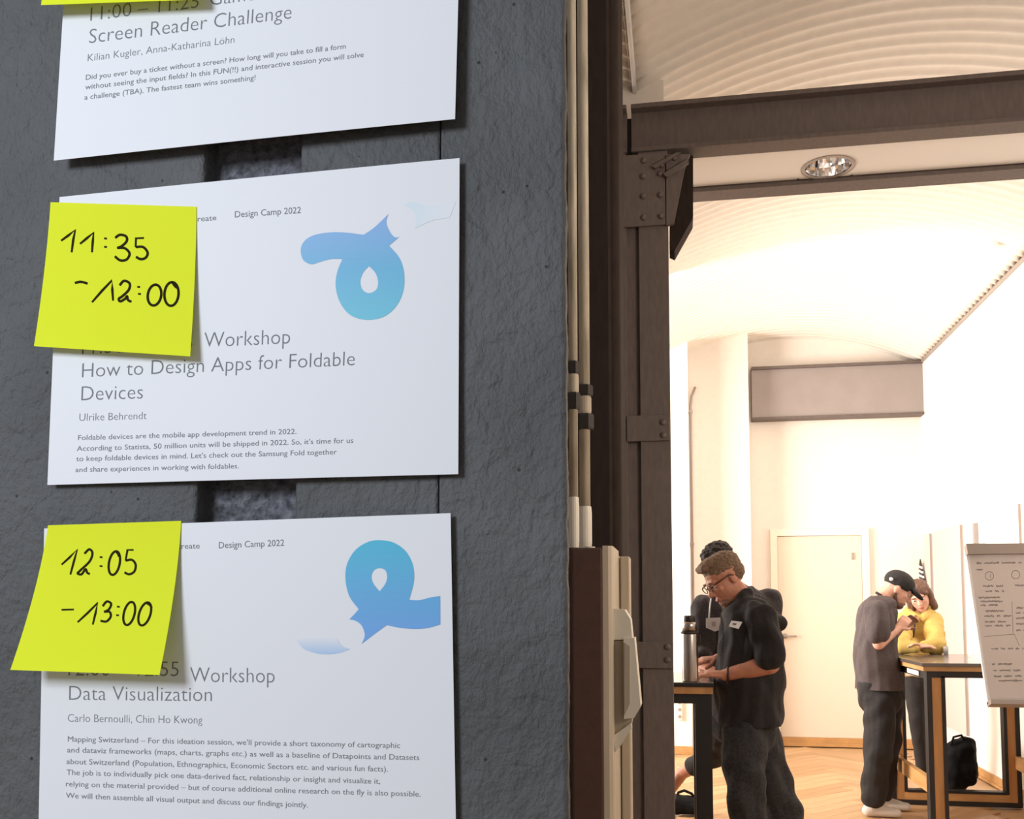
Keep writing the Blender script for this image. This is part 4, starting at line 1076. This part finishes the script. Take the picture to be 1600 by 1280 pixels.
# --- B: dark haired man behind him, facing the camera, head bowed
YBm = 5.35
tB = thing('person', 'dark-haired man in grey shirt with white badge, half hidden behind the black-shirted man', 'person', (J(1150, 1200, YBm).x, YBm, 0))
hcB = J(1122, 884, YBm-0.08)
BB = basis(Vector((-0.45, -0.75, -0.5)), Vector((-0.2, -0.5, 0.9)))
hpB, oB = head_prims(hcB, BB, 1.0)
shB1 = J(1101, 950, YBm); shB2 = J(1200, 940, YBm+0.1)
body = hpB+[cap(J(1130, 905, YBm), J(1145, 940, YBm+0.03), 0.058, 0.07), cap(J(1145, 950, YBm+0.03), J(1150, 1060, YBm+0.05), (0.17, 0.10), (0.14, 0.10)), cap(J(1150, 1060, YBm+0.05), J(1150, 1120, YBm+0.05), (0.14, 0.10), (0.13, 0.10))]
eB1 = J(1096, 1020, YBm-0.08); wB1 = J(1100, 1046, YBm-0.26)
wB1.z = TL+0.03
body += limb([shB1, eB1, wB1], [0.05, 0.042, 0.028])+hand_prims(wB1, (0.4, -0.9, 0), (0, 0, -1), 1.0, 0.35, 1)
eB2 = J(1196, 1020, YBm+0.08); wB2 = J(1178, 1090, YBm-0.05)
body += limb([shB2, eB2, wB2], [0.05, 0.042, 0.028])+hand_prims(wB2, (-0.2, -0.3, -1), (-1, 0, 0), 1.0, 0.4, 1)
kB1 = J(1115, 1180, YBm+0.35); aB1 = J(1066, 1208, YBm+0.55); kB2 = J(1175, 1200, YBm); aB2 = Vector((J(1178, 1250, YBm+0.1).x, YBm+0.15, 0.09))
aB1b = aB1+Vector((-0.10, 0.02, -0.14))
body += limb([J(1130, 1110, YBm+0.05), kB1, aB1, aB1b], [0.08, 0.055, 0.038, 0.035])+limb([J(1170, 1110, YBm+0.05), kB2, aB2], [0.08, 0.055, 0.04])
organic('body', body, 0.006, m_skin, tB, 3)
face_details(oB, BB, 1.0, tB, m_hairdk)
hair_mesh('hair', [ell(oB(0, -0.012, 0.045), (0.084, 0.102, 0.086), BB), ell(oB(0, -0.05, -0.01), (0.076, 0.056, 0.07), BB), ell(oB(0, 0.045, 0.085), (0.066, 0.050, 0.030), BB)], 0.006, m_hairdk, tB, None, 0.010, (60, 60, 60))
sh = [cap(shB1.lerp(shB2, 0.5)+Vector((0, 0, 0.03)), shB1.lerp(shB2, 0.12)+Vector((0, 0, 0.0)), (0.10, 0.11), (0.075, 0.10)), cap(shB1.lerp(shB2, 0.5)+Vector((0, 0, 0.03)), shB1.lerp(shB2, 0.93)+Vector((0, 0, -0.03)), (0.10, 0.11), (0.075, 0.10)), cap(J(1150, 975, YBm+0.03), J(1152, 1060, YBm+0.05), (0.215, 0.125), (0.185, 0.13)), cap(J(1152, 1060, YBm+0.05), J(1152, 1115, YBm+0.05), (0.18, 0.13), (0.165, 0.13))]
sh += limb([shB1, eB1, eB1.lerp(wB1, 0.45)], [0.075, 0.062, 0.055])+limb([shB2, eB2, eB2.lerp(wB2, 0.6)], [0.078, 0.062, 0.05])
organic('shirt', sh, 0.008, m_shirt2, tB, 4, 0.016, (14, 14, 8), 11)
organic('trousers', [cap(J(1150, 1110, YBm+0.05), J(1150, 1130, YBm+0.05), (0.16, 0.12), (0.15, 0.12)), *limb([J(1130, 1125, YBm+0.05), kB1, kB1.lerp(aB1, 0.60)], [0.10, 0.075, 0.055]), *limb([J(1172, 1125, YBm+0.05), kB2, aB2+Vector((0, 0, 0.03))], [0.10, 0.08, 0.06])], 0.009, m_trous, tB, 4, 0.012, (12, 12, 12), 2)
organic('shoe', [cap(aB2+Vector((0.0, 0.03, -0.045)), aB2+Vector((-0.02, -0.17, -0.055)), (0.042, 0.03), (0.042, 0.03)), cap(aB2, aB2+Vector((0, 0, -0.03)), 0.048, 0.048)], 0.008, m_black, tB, 3)
organic('shoe', [cap(aB1b+Vector((0.02, 0.0, -0.03)), aB1b+Vector((-0.18, -0.02, -0.08)), (0.035, 0.042), (0.03, 0.04)), cap(aB1b+Vector((0.02, 0, 0)), aB1b+Vector((0.01, 0, -0.04)), 0.043, 0.043)], 0.008, m_black, tB, 3)
yb_ = YBm-0.13
MB().prism([J(1103, 966, yb_), J(1126, 965, yb_), J(1126, 984, yb_), J(1117, 987, yb_), J(1103, 981, yb_)], (0, 0.006, 0)).done('name_badge', m_badge, tB)
MB().prism([J(1112, 972, yb_-0.001), J(1118, 971.5, yb_-0.001), J(1118, 979, yb_-0.001), J(1113, 979, yb_-0.001)], (0, -0.001, 0)).done('badge_print', mat('pale grey print', (0.55, 0.53, 0.52, 1), 0.8), tB)
MB().tube([J(1112, 925, yb_+0.04), J(1109, 950, yb_), J(1108, 966, yb_)], 0.004, 6).done('lanyard', m_badge, tB, True)

# --- C: man in cap facing right
YC2 = 7.02
tC = thing('person', 'man in black cap, charcoal T-shirt and white shoes, standing at the right table', 'person', (J(1380, 1250, YC2).x, YC2, 0))
hcC = J(1402, 921, YC2)
BC = basis(Vector((0.80, -0.12, -0.50)), Vector((0.52, 0, 0.85)))
hpC, oC = head_prims(hcC, BC, 1.02)
shC = J(1369, 955, YC2-0.19); elC = J(1373, 1006, YC2-0.20); wrC = J(1402, 983, YC2-0.12)
shC2 = J(1375, 950, YC2+0.19); elC2 = J(1388, 1003, YC2+0.18); wrC2 = J(1408, 980, YC2+0.06)
body = hpC+[cap(J(1389, 926, YC2), J(1372, 945, YC2), 0.060, 0.070), cap(J(1371, 955, YC2), J(1366, 1075, YC2), (0.095, 0.15), (0.10, 0.14))]
body += limb([shC, elC, wrC], [0.048, 0.041, 0.027])+limb([shC2, elC2, wrC2], [0.048, 0.041, 0.027])
body += hand_prims(wrC, (0.7, 0.25, 0.75), (0.3, 0.9, 0.0), 0.98, 0.7, -1)+hand_prims(wrC2, (0.7, -0.3, 0.6), (0.3, -0.9, 0.1), 0.98, 0.7, 1)
aC1 = JZ(1372, 1244, 0.085); aC1 = Vector((aC1.x, YC2-0.10, 0.085)); aC2 = Vector((J(1362, 1230, YC2+0.13).x, YC2+0.13, 0.085))
aC1.x = J(1364, 1232, YC2-0.1).x
kC1 = J(1374, 1160, YC2-0.11); kC2 = J(1386, 1158, YC2+0.12); aC2.x = J(1380, 1225, YC2+0.13).x
hC1 = J(1375, 1092, YC2-0.07); hC2 = J(1386, 1090, YC2+0.08)
body += limb([hC1, kC1, aC1], [0.08, 0.055, 0.04])+limb([hC2, kC2, aC2], [0.08, 0.055, 0.04])
organic('body', body, 0.006, m_skin2, tC, 3)
face_details(oC, BC, 1.02, tC, m_hairdk)
organic('beard', [ell(oC(0, 0.050, -0.088), (0.048, 0.046, 0.034), BC), cap(oC(0.062, 0.0, -0.045), oC(0.035, 0.05, -0.095), 0.014, 0.016), cap(oC(-0.062, 0.0, -0.045), oC(-0.035, 0.05, -0.095), 0.014, 0.016)], 0.006, m_hairbr, tC, 1)
organic('cap', [ell(oC(0, -0.010, 0.048), (0.086, 0.108, 0.082), BC), cap(oC(-0.03, 0.09, 0.050), oC(0.03, 0.09, 0.050), (0.010, 0.03), (0.010, 0.03), BC@Vector((0, 1, 0))),
                ell(oC(0, 0.115, 0.036), (0.066, 0.066, 0.016), BC@Matrix.Rotation(-0.25, 3, 'X'))], 0.005, mat('black cap cotton', (0.022, 0.019, 0.019, 1), 0.85), tC, 1)
organic_ell('cap_patch', oC(0.074, -0.070, 0.030), (0.018, 0.014, 0.012), BC, m_badge, tC)
tee = [cap(J(1372, 947, YC2-0.10), J(1378, 945, YC2+0.10), (0.075, 0.11), (0.075, 0.11)), cap(J(1371, 962, YC2), J(1368, 1010, YC2), (0.130, 0.19), (0.140, 0.185)), cap(J(1368, 1010, YC2), J(1374, 1062, YC2), (0.142, 0.18), (0.160, 0.175)), cap(J(1374, 1062, YC2), J(1375, 1085, YC2), (0.160, 0.175), (0.165, 0.175)),
       *limb([shC, J(1371, 984, YC2-0.205), J(1372, 990, YC2-0.205)], [0.076, 0.080, 0.080]), *limb([shC2, elC2.lerp(shC2, 0.3)], [0.072, 0.074])]
organic('t_shirt', tee, 0.008, m_tee, tC, 4, 0.018, (13, 13, 5), 5, J(1374, 1080, YC2-0.17).z)
organic('trousers', [cap(J(1373, 1070, YC2), J(1374, 1092, YC2), (0.145, 0.16), (0.14, 0.155)), *limb([hC1, kC1, aC1+Vector((0, 0, 0.05))], [0.108, 0.098, 0.082]), *limb([hC2, kC2, aC2+Vector((0, 0, 0.05))], [0.115, 0.095, 0.08])], 0.009, m_trous, tC, 4, 0.020, (11, 9, 8), 6)
for a_ in (aC1, aC2):
    organic('shoe', [cap(a_+Vector((-0.035, 0, -0.045)), a_+Vector((0.15, -0.01, -0.055)), (0.040, 0.042), (0.028, 0.042)), cap(a_+Vector((-0.01, 0, 0)), a_+Vector((-0.01, 0, -0.03)), 0.05, 0.048), cap(a_+Vector((0.02, 0, -0.03)), a_+Vector((0.10, 0, -0.05)), 0.04, 0.035)], 0.007, m_shoe, tC, 3)
MB().tube([J(1369, 926, YC2-0.05), J(1377, 931, YC2-0.075), J(1383, 940, YC2-0.07)], 0.010, 8).done('shirt_collar', m_trous, tC, True)

# --- D: woman in yellow hoodie
YD2 = 7.86
tD = thing('person', 'brown-haired woman in yellow hoodie leaning on the right bar table', 'person', (J(1435, 1190, 8.15).x, 8.15, 0))
hcD = J(1436, 931, YD2-0.05)
BD = basis(Vector((-0.25, -0.85, -0.40)), Vector((-0.38, -0.35, 0.9)))
hpD, oD = head_prims(hcD, BD, 0.98, 0.88)
shD1 = J(1413, 970, YD2); shD2 = J(1456, 970, YD2)
elD1 = J(1407, 1008, 7.40); elD1.z = TH+0.055; elD2 = J(1464, 1004, 7.46); elD2.z = TH+0.06
wD1 = J(1431, 1006, 7.36); wD1.z = TH+0.05; wD2 = J(1443, 1004, 7.38); wD2.z = TH+0.055
hipD = J(1436, 1052, 8.12)
body = hpD+[cap(J(1436, 945, YD2), J(1436, 962, YD2+0.03), 0.048, 0.055), cap(J(1436, 968, YD2+0.03), hipD, (0.13, 0.09), (0.13, 0.10), (0, 1, 0))]
body += limb([shD1, elD1, wD1], [0.042, 0.036, 0.024])+limb([shD2, elD2, wD2], [0.042, 0.036, 0.024])
body += hand_prims(wD1, (0.9, -0.2, 0.2), (0, 0.2, -1), 0.9, 0.5, 1)+hand_prims(wD2, (-0.9, -0.3, 0.25), (0, -0.2, -1), 0.9, 0.5, -1)
kD1 = J(1432, 1120, 8.10); aD1 = Vector((J(1440, 1185, 8.2).x, 8.2, 0.085)); kD2 = J(1443, 1122, 8.14); aD2 = Vector((aD1.x+0.10, 8.28, 0.085))
body += limb([J(1428, 1060, 8.12), kD1, aD1], [0.07, 0.05, 0.035])+limb([J(1443, 1060, 8.12), kD2, aD2], [0.07, 0.05, 0.035])
organic('body', body, 0.006, m_skin2, tD, 3)
face_details(oD, BD, 0.98, tD, m_hairbr)
hair_mesh('hair', [ell(oD(0, -0.020, 0.040), (0.088, 0.102, 0.085), BD), ell(oD(0, -0.055, -0.03), (0.085, 0.062, 0.10), BD), cap(oD(0.074, 0.005, 0.03), oD(0.078, 0.015, -0.105), 0.026, 0.030), cap(oD(-0.074, 0.0, 0.03), oD(-0.080, 0.008, -0.11), 0.026, 0.030),
                   cap(oD(0.01, 0.062, 0.085), oD(0.062, 0.052, 0.030), 0.018, 0.016), cap(oD(0.01, 0.062, 0.085), oD(-0.062, 0.050, 0.030), 0.018, 0.016)], 0.006, m_hairbr, tD, None, 0.006, (60, 60, 14))
hood = [cap(shD1.lerp(shD2, 0.1), shD1.lerp(shD2, 0.9), (0.075, 0.085), (0.075, 0.085)), cap(J(1435, 980, YD2), J(1436, 1035, 8.06), (0.175, 0.125), (0.18, 0.13)),
        *limb([shD1, elD1, wD1.lerp(elD1, 0.15)], [0.075, 0.062, 0.044]), *limb([shD2, elD2, wD2.lerp(elD2, 0.15)], [0.080, 0.066, 0.046]),
        cap(J(1420, 958, YD2-0.08), J(1431, 965, YD2-0.12), 0.035, 0.03), cap(J(1452, 958, YD2-0.06), J(1442, 966, YD2-0.12), 0.035, 0.03), cap(J(1420, 956, YD2+0.06), J(1452, 956, YD2+0.06), 0.05, 0.05)]
organic('hoodie', hood, 0.008, m_yellow, tD, 4, 0.014, (14, 14, 14), 9)
organic('leggings', [cap(J(1436, 1042, 8.10), J(1436, 1062, 8.12), (0.135, 0.12), (0.125, 0.12)), *limb([J(1428, 1062, 8.12), kD1, aD1+Vector((0, 0, 0.02))], [0.088, 0.060, 0.042]), *limb([J(1443, 1062, 8.12), kD2, aD2+Vector((0, 0, 0.02))], [0.086, 0.058, 0.042])], 0.009, m_trous, tD, 4, 0.006, (12, 12, 12), 1)
for a_ in (aD1, aD2):
    organic('shoe', [cap(a_+Vector((0, 0.03, -0.045)), a_+Vector((-0.01, -0.14, -0.055)), (0.038, 0.028), (0.038, 0.026)), cap(a_, a_+Vector((0, 0, -0.03)), 0.042, 0.042)], 0.008, m_shoe, tD, 3)
ly = YD2-0.15
MB().tube([J(1424, 962, ly), J(1420, 980, ly-0.02), J(1422, 996, ly-0.06)], 0.006, 6).done('lanyard', m_black, tD, True)
MB().tube([J(1431, 962, ly), J(1429, 980, ly-0.02), J(1427, 996, ly-0.06)], 0.006, 6).done('lanyard', m_black, tD, True)
bz = J(1427, 1050, 7.9)
MB().box((bz.x-0.045, 7.93, bz.z-0.03), (bz.x+0.045, 7.935, bz.z+0.03)).done('name_badge', m_badge, tD)

# small white fitting on the vault
vx = JZ(1550, 357, 4.10); t = thing('ceiling_hook', 'tiny white fitting on the corrugated vault near the right wall', 'hook', (vx.x, vx.y, vz(vx.x, XL, XR)))
zz_ = vz(vx.x, XL, XR)-0.02
MB().lathe((vx.x, vx.y, zz_-0.05), [(0.018, 0), (0.034, 0.02), (0.040, 0.06)], 16).done('fitting', m_white, t, True)
# roof slab behind the portal is closed by the vault; header boards above beams at the left bay
print('done', len(bpy.data.objects))
